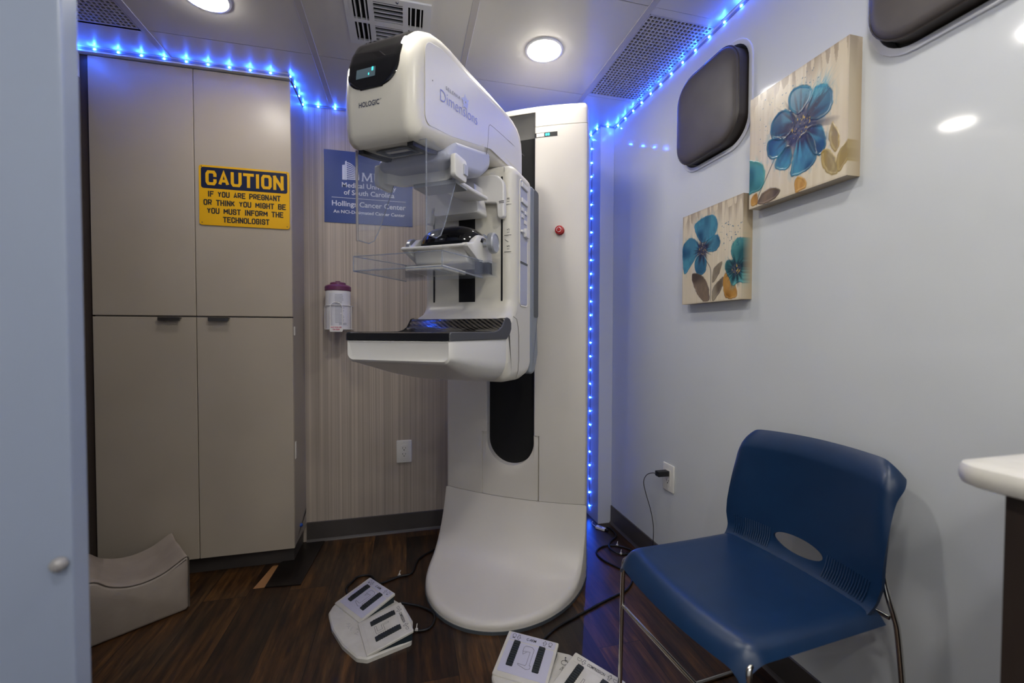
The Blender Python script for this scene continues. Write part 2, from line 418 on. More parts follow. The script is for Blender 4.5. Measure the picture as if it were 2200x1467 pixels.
# ceiling: panels with real joints under a dark slab, metal strips along the joints
XB = [-.92, -.345, .230, .805]; YJ = [.20, .75, 1.30, 1.85]
def ceiling():
    mb = MB(); xs = [XL]+XB+[XR]; ys = [YF, -.35]+YJ+[YB]
    for i in range(len(xs)-1):
        for j in range(len(ys)-1):
            x0, x1, y0, y1 = xs[i]+.002, xs[i+1]-.002, ys[j]+.0015, ys[j+1]-.0015
            if i == 4 and j == 4:  # open over the right grille
                continue
            if i == 0 and j == 4: y1 = 1.30+.02; continue
            if i == 2 and j == 4:      # opening of the air register
                a0, a1, b0, b1 = -.178, .068, 1.490, 1.710
                mb.box((x0, y0, H), (a0, y1, H+.006)); mb.box((a1, y0, H), (x1, y1, H+.006)); mb.box((a0, y0, H), (a1, b0, H+.006)); mb.box((a0, b1, H), (a1, y1, H+.006)); continue
            mb.box((x0, y0, H), (x1, y1, H+.006))
    mb.box((XL, YF, H+.05), (XR, YB, H+.06), 1)
    # frames round the two grille openings
    mb.box((.805, 1.30, H), (1.08, 1.334, H+.006)); mb.box((.805, 1.83, H), (1.08, 1.85, H+.006)); mb.box((1.074, 1.33, H), (1.08, 1.84, H+.006)); mb.box((.805, 1.33, H), (.822, 1.84, H+.006))
    mb.box((XL, 1.30, H), (-.92, 1.334, H+.006)); mb.box((XL, 1.845, H), (-.92, 1.86, H+.006)); mb.box((-.937, 1.33, H), (-.92, 1.85, H+.006))
    return mb.build('ceiling', [M_ceil, M_dark], smooth=0)
struct(ceiling())
for k, x in enumerate(XB):
    struct(bevelbox('trim_%d' % (k+2), (x-.012, YF, H-.003), (x+.012, YB, H+.001), M_bar, bev=.001, seg=1))
for k, y in enumerate(YJ[1:3]):
    pass
# white strip above the tall cabinet and the filler at its left
struct(bevelbox('trim_6', (-1.225, 2.005, 2.108), (-.4765, 2.03, H), M_trimw, bev=.001, seg=1))
struct(MB().box((-1.225, 2.03, 0), (-1.199, 2.06, 2.108)).build('trim_7', M_browndoor, smooth=0))
# dark brown door on the left wall and the white door close to the lens
struct(bevelbox('door_2', (-1.2245, 1.05, .01), (-1.20, 1.995, 2.0), M_browndoor, bev=.003))
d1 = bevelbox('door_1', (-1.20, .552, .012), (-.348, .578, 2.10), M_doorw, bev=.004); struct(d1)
v, f = lathe([(.004, .0), (.0068, .001), (.0075, .004), (.0066, .008), (.0036, .0105), (.0006, .011)], 24, lambda r, t, h: (-.358+r*math.cos(t), .552-h, .789+r*math.sin(t)))
build('door_bumper', v, f, mat('bumper_grey', '#8d8b8c', .3), d1)

# windows: rim, and padded cover plugged into each opening
for k, (cy, cz) in enumerate(WIN):
    o1 = rrect(cy-WHW-.012, cz-WHH-.012, cy+WHW+.012, cz+WHH+.012, WRAD+.012, 8); o2 = rrect(cy-WHW+.004, cz-WHH+.004, cy+WHW-.004, cz+WHH-.004, WRAD-.004, 8)
    n = len(o1); X = [XR, XR-.005]; 
    secs = [[(XR+.0, a, b) for a, b in o1], [(XR-.0045, a, b) for a, b in inset(o1, .001)], [(XR-.0055, a, b) for a, b in inset(o1, .004)], [(XR-.004, a, b) for a, b in o2], [(XR+.045, a, b) for a, b in o2]]
    v, f = loft(secs, True, False)
    wobj = build('window_%d' % (k+1), v, f, M_rim); struct(wobj)
    f2 = MB().box((XR+.045, cy-.2, cz-.2), (XR+.049, cy+.2, cz+.2)).build('window_backing', M_dark, wobj, 0)
def window_cover(cy, cz, label, seam):
    t = empty('window_cover', (XR, cy, cz)); tag(t, label, 'window cover', 'padded window covers')
    o = rrect(-.160, -.162, .160, .162, .088, 10)
    # puffy face
    secs = [[(.040, a, b) for a, b in o], [(-.004, a, b) for a, b in o], [(-.034, a, b) for a, b in o]]
    v, f = loft(secs, True, True); build('side_band', v, f, M_brownpadside, t, 35)
    secs = []
    for k in range(7):
        q = k/6; s_ = 1-.55*q if k else 1.0
        d = [0, .006, .016, .034, .060, .09, .12][k]; h = [0, .006, .010, .0125, .014, .0148, .015][k]
        io = inset(o, d*.55); secs.append([(-.034-h, a, b) for a, b in io])
    v, f = loft(secs, True, True); build('pad', v, f, M_brownpad, t, 40)
    MB().tube([(-.035, a, b) for a, b in o], .0028, 6, closed=True).build('piping', M_brownpadside, t, 40)
    if seam:
        MB().tube([(-.0505, -.035, z) for z in (-.158, -.08, 0, .1, .158)], .0025, 6).tube([(-.0505, -.055, z) for z in (-.158, -.08, 0, .1, .158)], .0025, 6).build('seam', M_brownpadside, t, 40)
window_cover(WIN[0][0], WIN[0][1], 'dark brown padded cover plugging the window between the grille and the paintings', False)
window_cover(WIN[1][0], WIN[1][1], 'dark brown padded window cover with vertical seam, at the top right edge of the photo', True)

# ================================================================== CEILING THINGS
def downlight(x, y, label, lens=None):
    t = empty('recessed_light', (x, y, H)); tag(t, label, 'ceiling light', 'round recessed ceiling lights')
    v, f = lathe([(.074, .0), (.073, -.003), (.066, -.005), (.062, -.004), (.062, .0)], 40, cap=False); build('trim_ring', v, f, M_trimw, t)
    v, f = lathe([(.062, -.003), (.058, -.009), (.048, -.0125), (.03, -.0145), (.003, -.015)], 40); build('lens', v, f, lens or M_lamp2, t)
downlight(.524, 1.598, 'glowing round recessed light on the ceiling beside the square-holed grille over the machine', M_lamp)
downlight(-.633, 1.615, 'glowing round recessed light above the tall cabinet, cut by the top of the photo', M_lamp)
downlight(-.05, 1.03, 'round recessed ceiling light reflected at the right edge of the white wall')
downlight(.524, .36, 'round recessed ceiling light over the chair, above the frame')
for _x, _y, _l in ((-.05, -.15, 'round recessed ceiling light straight above the camera'), (-.633, -.70, 'added unseen fill light in the ceiling behind the white door'), (-.05, -.80, 'added unseen fill light in the ceiling behind the camera'), (.62, -1.05, 'added unseen fill light in the ceiling corner behind the counter')):  # last three are added, out of view, to fill the dim lower room
    downlight(_x, _y, _l)

def lattice(name, x0, x1, y0, y1, p, label):
    t = empty(name, ((x0+x1)/2, (y0+y1)/2, H)); tag(t, label, 'ceiling grille', 'perforated ceiling grilles')
    X0, X1, Y0, Y1 = x0-t.location.x, x1-t.location.x, y0-t.location.y, y1-t.location.y
    nx = round((x1-x0)/p); ny = round((y1-y0)/p); mb = MB(); bw = p*.17
    for i in range(nx+1):
        x = X0+(X1-X0)*i/nx; mb.box((x-bw, Y0, -.001), (x+bw, Y1, .005))
    for j in range(ny+1):
        y = Y0+(Y1-Y0)*j/ny; mb.box((X0, y-bw, -.0008), (X1, y+bw, .0052))
    mb.build('lattice', M_bar, t, 0)
lattice('ceiling_grille', .822, 1.074, 1.334, 1.83, .0158, 'square-holed grey ceiling grille between the round light and the white wall')
lattice('ceiling_grille', -1.218, -.937, 1.334, 1.845, .0158, 'square-holed grey ceiling grille at the top left, by the white door')

# air register
def register():
    t = empty('air_register', (-.055, 1.60, H)); tag(t, 'white louvred air register in the ceiling above the machine head', 'air vent')
    a, b = .142, .128; mb = MB()
    def fr(x0, y0, x1, y1): mb.box((x0, y0, -.006), (x1, y1, .001))
    xs = [-a, -.112, -.064, .048, .068, .116, a]
    fr(-a, -b, a, -.104); fr(-a, .104, a, b); fr(-a, -.104, -.116, .104); fr(.116, -.104, a, .104)
    fr(-.066, -.104, -.048, .104); fr(.048, -.104, .066, .104); fr(-.116, -.008, -.066, .008); fr(.066, -.008, .116, .008); fr(-.048, -.012, .048, .012)
    mb.build('frame', M_trimw, t, 0)
    mb = MB().box((-.125, -.11, .035), (.125, .11, .037)); mb.build('duct', M_dark, t, 0)
    mb = MB()
    for cx in (-.091, .091):
        for cy in (-.056, .056):
            for k in (-1, 0, 1):
                x = cx+k*.0165; mb.add([(x-.002, cy-.048, -.006), (x+.002, cy-.048, -.006), (x+.003, cy-.048, .008), (x, cy-.048, .008), (x-.002, cy+.048, -.006), (x+.002, cy+.048, -.006), (x+.003, cy+.048, .008), (x, cy+.048, .008)], [(0,1,2,3),(7,6,5,4),(0,4,5,1),(1,5,6,2),(2,6,7,3),(3,7,4,0)])
    for cy in (-.058, .058):
        for k in range(5):
            y = cy-.040+k*.0195; mb.add([(-.048, y-.002, -.006), (-.048, y+.002, -.006), (-.048, y+.004, .003), (-.048, y+.001, .003), (.048, y-.002, -.006), (.048, y+.002, -.006), (.048, y+.004, .003), (.048, y+.001, .003)], [(0,1,2,3),(7,6,5,4),(0,4,5,1),(1,5,6,2),(2,6,7,3),(3,7,4,0)])
    mb.build('louvre_blades', M_trimw, t, 0)
    for x in (.03, -.03):
        v, f = lathe([(.005, -.006), (.004, -.0085), (.001, -.009)], 10, lambda r, th, h: (x+r*math.cos(th), -.116 if x > 0 else .116, h) if False else (x+r*math.cos(th), (-.116 if x > 0 else .116)+r*math.sin(th), h)); build('screw', v, f, M_steel, t)
register()

# ================================================================== LED STRIPS
def led_strip(name, runs, label, sp=.0765):
    """runs: list of (p0, p1, inward normal) ; beads every sp"""
    t = empty(name, runs[0][0]); tag(t, label, 'light strip'); o = Vector(runs[0][0])
    path = [Vector(runs[0][0])]+[Vector(r[1]) for r in runs]
    mb = MB()
    for p0, p1, n in runs:
        p0, p1, n = Vector(p0)-o, Vector(p1)-o, Vector(n); d = (p1-p0).normalized(); b = d.cross(n).normalized()*.0045
        q = [p0-b, p0+b, p1+b, p1-b]; n2 = n*.0012
        mb.add([x for x in q]+[x+n2 for x in q], [(0,1,2,3),(7,6,5,4),(0,4,5,1),(1,5,6,2),(2,6,7,3),(3,7,4,0)])
    mb.build('tape', M_tape, t, 0)
    off = sp*.5
    for p0, p1, n in runs:
        p0, p1, n = Vector(p0), Vector(p1), Vector(n).normalized(); L = (p1-p0).length; d = (p1-p0)/L; b = d.cross(n).normalized()
        while off < L:
            c = p0+d*off-o; r1, r2, h = .0028, .0026, .0026
            vs_ = [c+d*(sx*r1*k)+b*(sy*r2*k)+n*(.0012+h*z) for z, k in ((0, 1), (1, .7)) for sx, sy in ((-1,-1),(1,-1),(1,1),(-1,1))]
            bld = build('led_bead', vs_, [(0,3,2,1),(4,5,6,7),(0,1,5,4),(1,2,6,5),(2,3,7,6),(3,0,4,7)], M_led, t, 0)
            off += sp
        off -= L
s2 = math.sqrt(.5); zt = 2.122
led_strip('led_strip', [((XL+.001, 1.80, zt), (XL+.001, 2.004, zt), (1, 0, 0)), ((-1.2235, 2.0045, zt-.003), (-.475, 2.0045, zt-.003), (0, -1, 0)), ((-.4755, 2.006, zt-.003), (-.4755, YB-.002, zt-.003), (1, 0, 0)),
    ((-.474, YB-.001, zt), (1.0, YB-.001, zt), (0, -1, 0)), ((1.0, YB-.003, zt), (1.0, 2.089, zt), (-1, 0, 0)), ((1.002, 2.0892, zt), (XR-.002, 2.0892, zt), (0, -1, 0)), ((XR-.0008, 2.085, zt-.008), (XR-.0008, .42, zt-.008), (-1, 0, -.15))],
    'blue LED strip stuck along the top of the walls and cabinet under the ceiling')
led_strip('led_strip', [((1.0005, 2.198, 2.085), (1.0005, 2.198, .055), (-1, 0, 0))], 'blue LED strip running down the back corner beside the machine column')

# ================================================================== TALL CABINET
def cabinet():
    t = empty('tall_cabinet', (-.838, 2.14, 0)); tag(t, 'tall taupe four-door cabinet in the back left corner, under the blue lights', 'cabinet')
    o = t.location; L = lambda p: tuple(Vector(p)-o)
    mb = MB(); mb.box(L((-1.198, 2.043, .085)), L((-.4785, YB, 2.108))); mb.build('carcass', M_lamside, t, 0)
    MB().box(L((-1.198, 2.075, 0)), L((-.492, YB, .085))).build('toe_kick', M_base, t, 0)
    for nm, x0, x1, z0, z1 in (('a', -1.196, -.8425, 1.0985, 2.105), ('b', -.8395, -.478, 1.0985, 2.105), ('c', -1.196, -.8425, .082, 1.0925), ('d', -.8395, -.478, .082, 1.0925)):
        dr = bevelbox('door', L((x0, 2.0235, z0)), L((x1, 2.0425, z1)), M_lam, t, .0012, 1)
        if z0 < .5:
            cx0, cx1 = (-.970, -.893) if x0 < -1 else (-.793, -.718)
            MB().box(L((cx0, 2.006, 1.0895)), L((cx1, 2.026, 1.0915))).box(L((cx0, 2.006, 1.078)), L((cx1, 2.008, 1.0915))).build('edge_pull', M_steel, dr, 0)
        # hinge-side slivers of white on the right-hand cabinet side
    for z0, z1 in ((1.018, 1.056), (.470, .545)):
        MB().box(L((-.4785, 2.05, z0)), L((-.4765, 2.066, z1))).build('bumper_strip', M_white, t, 0)
    MB().add([L((-.4768, 2.16, .135)), L((-.4768, 2.25, .175)), L((-.4768, 2.235, .15)), L((-.4768, 2.05, .098))], [(0, 1, 2, 3)]).build('cable_notch', M_dark, t, 0)
    v, f = lathe([(.001, 0), (.008, .002), (.010, .008), (.007, .014), (.001, .016)], 12, lambda r, th, h: L((-.4775+r*math.cos(th), 2.135+r*math.sin(th), .128+h))); build('blue_blob', v, f, mat('blue_blob', '#1f4fae', .3), t, 60)  # small rounded blue lump beside the notch
cabinet()

# caution sign on the right upper door
def caution_sign():
    x0, x1, z0, z1, y = -.823, -.484, 1.474, 1.719, 2.0215
    t = empty('caution_sign', (x0, y, z0)); tag(t, 'yellow and navy CAUTION sign about pregnancy on the tall cabinet door', 'sign')
    w_, h_ = x1-x0, z1-z0
    MB().prism(rrect(0, 0, w_, h_, .010), lambda a, b, d: (a, d, b), 0, -.0022).build('plate', M_yellow, t, 0)
    MB().prism(rrect(.008, h_-.094, w_-.008, h_-.008, .009), lambda a, b, d: (a, d, b), -.0022, -.0026).build('header_panel', M_signnavy, t, 0)
    F1 = lambda a, b: (a, -.0030, b); F2 = lambda a, b: (a, -.0026, b)
    mb = MB(); block_line(mb, 'CAUTION', .030, w_-.028, h_-.081,   .060, .0118, F1, wide=.66, gap=.40); mb.build('header_lettering', M_yellow, t, 0)
    mb = MB(); th = .0045; hh = .0238
    for s, a, b, z in (('IF YOU ARE PREGNANT', .034, .302, .1165), ('OR THINK YOU MIGHT BE', .018, .322, .0815), ('YOU MUST INFORM THE', .030, .312, .0475), ('TECHNOLOGIST', .088, .258, .0135)):
        block_line(mb, s, a, b, z, hh, th, F2)
    mb.build('message_lettering', M_ink, t, 0)
    for a in (.010, w_-.010):
        for b in (.010, h_-.0065):
            MB().prism([(a+.0022*math.cos(q), b+.0022*math.sin(q)) for q in np.linspace(0, 5.5, 8)], lambda p, q, d: (p, d, q), -.002, -.0029).build('screw', M_steel, t, 0)
caution_sign()

# ================================================================== BACK WALL THINGS
def poster():
    x0, z0, w_, h_ = -.3845, 1.570, .419, .352; y = YB-.0015
    t = empty('hospital_poster', (x0, y, z0)); tag(t, 'blue hospital poster with curling top edge on the striped back wall', 'poster')
    n = 40
    def curl(a, b):
        e = max(0, (b/h_-.80)/.2); return -.001-.010*e**2*(.55+.45*math.sin(a*31+.6))*(1 if a > .16 else .25)
    def sag(a): return -.006*(.5+.5*math.sin(a*46))*max(0, min(1, (a-.15)/.08)) - (.016*max(0, (a/w_-.55)/.45))
    v = []; f = []
    for j in range(25):
        for i in range(n+1):
            a = w_*i/n; b = h_*j/24; e = (b/h_)**6; v.append((a, curl(a, b), b+sag(a)*e))
    for j in range(24):
        for i in range(n):
            q = j*(n+1)+i; f.append((q, q+1, q+n+2, q+n+1))
    k = len(v); v2 = [(p[0], p[1]+.0008, p[2]) for p in v]; f2 = [tuple(i+k for i in q)[::-1] for q in f]
    build('sheet', v+v2, f+f2, M_poster, t, 60)
    F = lambda a, b: (a, curl(a, b)-.0009, b)
    mb = MB()
    # building emblem: tower and sweeping floors
    mb.add([F(a, b) for a, b in ((.083, .212), (.083, .283), (.096, .286), (.096, .212))], [(0, 1, 2, 3)])
    mb.add([F(a, b) for a, b in ((.0965, .212), (.0965, .302), (.104, .306), (.104, .212))], [(0, 1, 2, 3)])
    for k in range(9):
        u0 = .214+k*.0098; P = []; Q = []
        for i in range(9):
            s = i/8; x = .104+s*.058; top = u0+.0062; drop = s*s*(k/8)*.038+s*s*.012*(k/8)
            P.append(F(x, u0-drop*.9+.001)); Q.append(F(x, top-drop))
        mb.add(P+Q, [(i, i+1, 10+i, 9+i) for i in range(8)])
    # MUSC in slab serif strokes
    def ser(lines, x, wd):
        strokes(mb, [[(x+p[0]*wd, .212+p[1]*.040) for p in ln] for ln in lines], F, .0062, ext=.2)
        th = [[(x+p[0]*wd-.006, .212+p[1]*.040), (x+p[0]*wd+.006, .212+p[1]*.040)] for ln in lines for p in (ln[0], ln[-1]) if p[1] in (0, 1)]
        strokes(mb, th, F, .0022)
    x = .178
    ser([[(0, 0), (.06, 1)], [(.06, 1), (.5, .08)], [(.5, .08), (.94, 1)], [(.94, 1), (1, 0)]], x, .042)
    ser([[(0, 1), (0, .22), (.2, 0), (.8, 0), (1, .22), (1, 1)]], x+.058, .030)
    ser([[(1, .85), (.7, 1), (.25, 1), (0, .8), (.15, .58), (.85, .42), (1, .2), (.75, 0), (.3, 0), (0, .15)]], x+.102, .022)
    ser([[(1, .8), (.7, 1), (.3, 1), (0, .7), (0, .3), (.3, 0), (.7, 0), (1, .2)]], x+.140, .028)
    text_into(mb, 'Medical University', .034, F, .081, .176, width=.258, bold=.0004)
    text_into(mb, 'of South Carolina', .034, F, .090, .140, width=.240, bold=.0004)
    mb.add([F(a, b) for a, b in ((.034, .1225), (.034, .1245), (.386, .1245), (.386, .1225))], [(0, 1, 2, 3)])
    text_into(mb, 'Hollings Cancer Center', .036, F, .035, .083, width=.350, bold=.0005)
    text_into(mb, 'An NCI-Designated Cancer Center', .022, F, .041, .048, width=.340, bold=.0004)
    mb.build('lettering', M_posterink, t, 0)
poster()

def wipes():
    cx, cy, z = -.315, YB-.070, 1.040
    t = empty('wipes_canister', (cx, cy, z)); tag(t, 'white wipes canister with purple lid in the wire holder on the back wall', 'canister')
    r = .056
    v, f = lathe([(r-.006, .002), (r-.001, .006), (r, .012), (r, .186), (r-.003, .190)], 40); build('tub', v, f, M_tub, t)
    v, f = lathe([(r+.001, .188), (r+.003, .190), (r+.003, .207), (r-.001, .212), (r-.010, .216), (.036, .217), (.035, .226), (.028, .229), (.002, .229)], 40); lid = build('lid', v, f, M_purple, t)
    v, f = lathe([(.012, .229), (.012, .234), (.008, .236), (.001, .236)], 16); build('lid_flap', v, f, M_purple, lid)
    mb = MB(); lb = MB()
    def S(a, b): th = -math.pi/2+a/r; return ((r+.0008)*math.cos(th), (r+.0008)*math.sin(th), b)
    def S0(a, b): th = -math.pi/2+a/r; return ((r+.0004)*math.cos(th), (r+.0004)*math.sin(th), b)
    for i in range(12):
        a0, a1 = -.035+.09*i/12, -.035+.09*(i+1)/12; lb.add([S0(a0, .02), S0(a1, .02), S0(a1, .175), S0(a0, .175)], [(0, 1, 2, 3)])
    lb.build('label_panel', mat('tub_label', '#dcdce6', .5), t, 40)
    rr = random.Random(3)
    for k in range(22):
        b = .166-.0062*k; w_ = .030+rr.random()*.012
        if k in (7, 8, 14): w_ *= .6
        for i in range(6):
            a0 = -.006+w_*i/6; a1 = -.006+w_*(i+1)/6; mb.add([S(a0, b), S(a1, b), S(a1, b+.0024), S(a0, b+.0024)], [(0, 1, 2, 3)])
    for k in range(16):
        a0 = .012+.0022*k; mb.add([S(a0, .026), S(a0+.0012, .026), S(a0+.0012, .036), S(a0, .036)], [(0, 1, 2, 3)])
    mb.build('label_print', M_tubink, t, 0)
    # wire holder
    h = empty('wire_holder', (cx, YB, z)); tag(h, 'white wire holder on the back wall carrying the wipes canister', 'holder')
    R = .0595; cyl = cy-YB
    def ring(zz): return [(R*math.cos(q), cyl+R*math.sin(q), zz) for q in np.linspace(math.pi, 2*math.pi, 16)]
    mb = MB()
    for zz in (.118, .006): mb.tube([(-R, -.002, zz)]+ring(zz)+[(R, -.002, zz)], .0017, 6)
    for q in (math.pi, 2*math.pi): mb.tube([(R*math.cos(q), cyl, .118), (R*math.cos(q), cyl, .006)], .0017, 6)
    for x in (-.02, .02): mb.tube([(x, -.004, .0045), (x, cyl-.05, .0045)], .0017, 6)
    mb.box((-.03, -.002, .0), (.03, 0, .05)); mb.box((-.03, -.002, .10), (.03, 0, .13))
    mb.build('wire_frame', M_wire, h, 40)
    mb = MB(); y = cyl-R-.003
    arch = [(-.027, y, -.002), (-.027, y, .105)]+[(.027*math.cos(q), y, .105+.027*math.sin(q)) for q in np.linspace(math.pi, 0, 10)]+[(.027, y, .105), (.027, y, -.002)]
    mb.tube(arch, .0022, 6).box((-.027, y-.001, -.006), (.027, y+.001, .022)); tg = mb.build('front_tag', M_wire, h, 40)
    mb = MB(); text_into(mb, 'NOT FOR USE', .0085, lambda a, b: (a, y-.0014, b), 0, .0115, 'CENTER', width=.046, bold=.0003); text_into(mb, 'ON SKIN', .0085, lambda a, b: (a, y-.0014, b), 0, .0015, 'CENTER', width=.030, bold=.0003)
    mb.build('tag_lettering', M_pink, tg, 0)
wipes()

def outlet(loc, rz, label):
    """duplex receptacle, local plate faces -y"""
    t = empty('wall_outlet', loc, rz); tag(t, label, 'wall outlet', 'wall outlets')
    v, f = pillow(rrect(-.0375, -.0575, .0375, .0575, .004, 3), .003, .002, lambda u, a, z: (a, -.003+u, z)); build('cover_plate', v, f, M_white, t, 40)
    rc = MB().prism(rrect(-.0168, -.0335, .0168, .0335, .002, 3), lambda a, b, d: (a, d, b), -.005, -.0072).build('receptacle', M_white, t, 0)
    for z in (-.0155, .0155):
        mb = MB(); mb.box((-.0078, -.0076, z-.001), (-.0060, -.0068, z+.008)).box((.0060, -.0076, z), (.0078, -.0068, z+.007)); mb.prism([(.0027*math.cos(q), z-.007+.0027*math.sin(q)) for q in np.linspace(0, 5.5, 8)], lambda a, b, d: (a, d, b), -.0068, -.0076)
        mb.build('slots', M_dark, rc, 0)
    for z in (-.0475, .0475):
        v, f = lathe([(.0025, 0), (.0022, .0008), (.0005, .001)], 10, lambda r, th, h: (r*math.cos(th), -.0060-h, z+r*math.sin(th))); build('screw', v, f, M_trimw, t)
outlet((-.0115, YB, .418), 0, 'white duplex outlet on the striped back wall by the machine column')
outlet((XR, 1.573, .421), -math.pi/2, 'white outlet low on the white right wall with a black charger plugged in')
# usb charger and its cord
tch = empty('power_adapter', (XR-.008, 1.573, .440)); tag(tch, 'small black power adapter plugged into the outlet behind the chair', 'adapter')
bevelbox('body', (-.052, -.014, -.010), (-.0005, .014, .012), M_black, tch, .003)
P = [(1.022, 1.575, .441), (1.005, 1.585, .442), (.995, 1.61, .425), (1.0, 1.64, .385), (1.015, 1.645, .33), (1.035, 1.64, .26), (1.045, 1.635, .2), (1.05, 1.64, .14), (1.052, 1.65, .06), (1.045, 1.66, .012), (1.02, 1.70, .0045), (1.0, 1.78, .0045)]
MB().tube([Vector(p)-tch.location for p in cat(P, 6)], .0016, 6).build('cord', M_cable, tch, 60)

# ================================================================== PAINTINGS
def smoothpoly(p, n=7):
    q = cat([(a, b, 0) for a, b in p], n, True); return np.array([(v.x, v.y) for v in q])
def sdf(S, T, poly):
    a = poly; b = np.roll(poly, -1, 0); d = np.full(S.shape, 9.); ins = np.zeros(S.shape, bool)
    for (x0, y0), (x1, y1) in zip(a, b):
        ex, ey = x1-x0, y1-y0; L = ex*ex+ey*ey+1e-12
        h = np.clip(((S-x0)*ex+(T-y0)*ey)/L, 0, 1); d = np.minimum(d, np.hypot(S-x0-h*ex, T-y0-h*ey))
        c = (y0 > T) != (y1 > T); ins ^= c & (S < ex*(T-y0)/(ey if abs(ey) > 1e-9 else 1e-9)+x0)
    return np.where(ins, -d, d)
def vnoise(S, T, sx, sy, seed):
    r = np.random.RandomState(seed); n = 64; g = r.rand(n, n)
    x = S*sx+100; y = T*sy+100; xi = np.floor(x).astype(int); yi = np.floor(y).astype(int); fx = x-xi; fy = y-yi
    fx = fx*fx*(3-2*fx); fy = fy*fy*(3-2*fy); G = lambda i, j: g[i % n, j % n]
    return (G(xi, yi)*(1-fx)+G(xi+1, yi)*fx)*(1-fy)+(G(xi, yi+1)*(1-fx)+G(xi+1, yi+1)*fx)*fy
def painting(name, loc, w_, h_, th, spec, label, seed):
    n, mrows = 230, 250
    s = np.concatenate([[-.0001], np.linspace(0, 1, n), [1.0001]]); tt = np.concatenate([[-.0001], np.linspace(0, 1, mrows), [1.0001]])
    S, T = np.meshgrid(np.clip(s, 0, 1), np.clip(tt, 0, 1), indexing='xy')
    L = lambda h: np.array(lin(h))
    col = np.ones(S.shape+(3,))*L('#d9cdb4')
    def mix(mask, c): 
        nonlocal col
        mask = np.clip(mask, 0, 1)[..., None]; c = np.asarray(c); col = col*(1-mask)+c*mask
    st = vnoise(S, T, 55, 3, seed)*.6+vnoise(S, T, 18, 2, seed+1)*.4
    mix((st-.35)*.8, L('#c9b795')); mix((.42-st)*1.5, L('#e8decb'))
    drip = vnoise(S, T, 40, 1.2, seed+2); mix(np.clip((T-.80-(.16*(drip-.4)))*6, 0, 1)*(vnoise(S, T, 28, 6, seed+3) > .45)*.55, L('#7d6550'))
    edge = np.minimum(np.minimum(S, 1-S), np.minimum(T, 1-T)); mix(np.clip(.02-edge, 0, .02)*16, L('#94826a'))
    rel = np.zeros(S.shape); asp = h_/w_
    for kind, p in spec:
        if kind == 'stem':
            q = np.array([(v.x, v.y) for v in cat([(a, b, 0) for a, b in p], 8)]); d = np.full(S.shape, 9.)
            for (x0, y0), (x1, y1) in zip(q[:-1], q[1:]):
                ex, ey = x1-x0, y1-y0; hh = np.clip(((S-x0)*ex+(T-y0)*ey)/(ex*ex+ey*ey+1e-12), 0, 1); d = np.minimum(d, np.hypot(S-x0-hh*ex, T-y0-hh*ey))
            mix(1-d/.009, L('#2d3a44')); continue
        if kind in ('ctr', 'ctr2'):
            cx, cy = p[0]; R = .30 if kind == 'ctr' and len(spec) > 13 else .17
            ang = np.arctan2(T-cy, S-cx); rr_ = np.hypot(S-cx, (T-cy)*asp)
            ray = vnoise(ang*9+50, rr_*3, 1.0, 1.0, seed+9)
            mix(np.clip(1-rr_/(R*(.5+.85*ray)), 0, 1)*2.0, L('#262a45' if kind == 'ctr' else '#123846'))
            mix((np.clip(1-rr_/(R*.5), 0, 1)*1.6)*(vnoise(S, T, 60, 60, seed+4) > .45), L('#4d4f63'))
            mix((rr_ < R*.35)*(vnoise(S, T, 75, 75, seed+5) > .82), L('#b79a4a')); continue
        pal = dict(P=('#177090', '#083f66', '#4b9bb0'), G=('#2b8a90', '#0f5563', '#69b8b0'), T=('#2a8187', '#0f4a55', '#74b7b0'), L=('#8f7b4c', '#a98a2c', '#c9b98d'), B=('#6b5847', '#3f332b', '#8f7a62'), O=('#b78330', '#8a5a1c', '#d9ae62'), K=('#7d715f', '#5a4d40', '#a59a84'))[kind]
        po = smoothpoly(p); d = sdf(S, T, po); d = d+(vnoise(S, T, 38, 38, seed+6)-.5)*.010
        m_ = np.clip(-d/.006+.5, 0, 1); cx, cy = po.mean(0)
        mix(np.clip(1-(d+.0)/.06, 0, 1)*(d > 0)*(vnoise(S, T, 60, 14, seed+7) > .6)*.30 if kind in 'PGT' else 0*d, L(pal[2]))
        mix(m_*.94, L(pal[0])); g = vnoise(S, T, 9, 7, seed+8+int(cx*50)); g2 = vnoise(S, T, 44, 20, seed+11)
        mix(m_*np.clip((g-.45)*2.4, 0, .85), L(pal[1])); mix(m_*np.clip((.42-g)*1.6+(g2-.6)*.8, 0, .5), L(pal[2]))
        rim = np.exp(-((d+.010)/.007)**2)*m_; mix(rim*.22, L(pal[2])); mix(np.exp(-((d+.001)/.005)**2)*.30, L(pal[1]))
        rel += np.exp(-((d+.008)/.008)**2)*.0009*m_
    r = np.random.RandomState(seed+20)
    for _ in range(90 if seed == 1 else 40):
        if seed == 1: x, y, q = r.uniform(.1, .75), r.uniform(.45, .95), r.uniform(.002, .007)
        else: x, y, q = r.uniform(.66, 1), r.uniform(.5, .8), r.uniform(.004, .009)
        mix((np.hypot(S-x, (T-y)*asp) < q)*.8, L('#1f5f7d'))
    if seed == 1:
        for _ in range(70):
            a = r.uniform(.3, 1.6); cx, cy = .70+r.uniform(-.05, .12), .72+r.uniform(-.04, .06); L_ = r.uniform(.05, .2)
            ex, ey = math.cos(a)*L_, math.sin(a)*L_; hh = np.clip(((S-cx)*ex+(T-cy)*ey)/(L_*L_), 0, 1); d = np.hypot(S-cx-hh*ex, T-cy-hh*ey); mix((1-d/.0035)*(1-hh)*.7, L('#4fa9bd'))
    ny, nx = S.shape
    for e_ in (np.s_[:, -1], np.s_[:, 0], np.s_[0, :], np.s_[-1, :]): col[e_] = L('#b3a184')
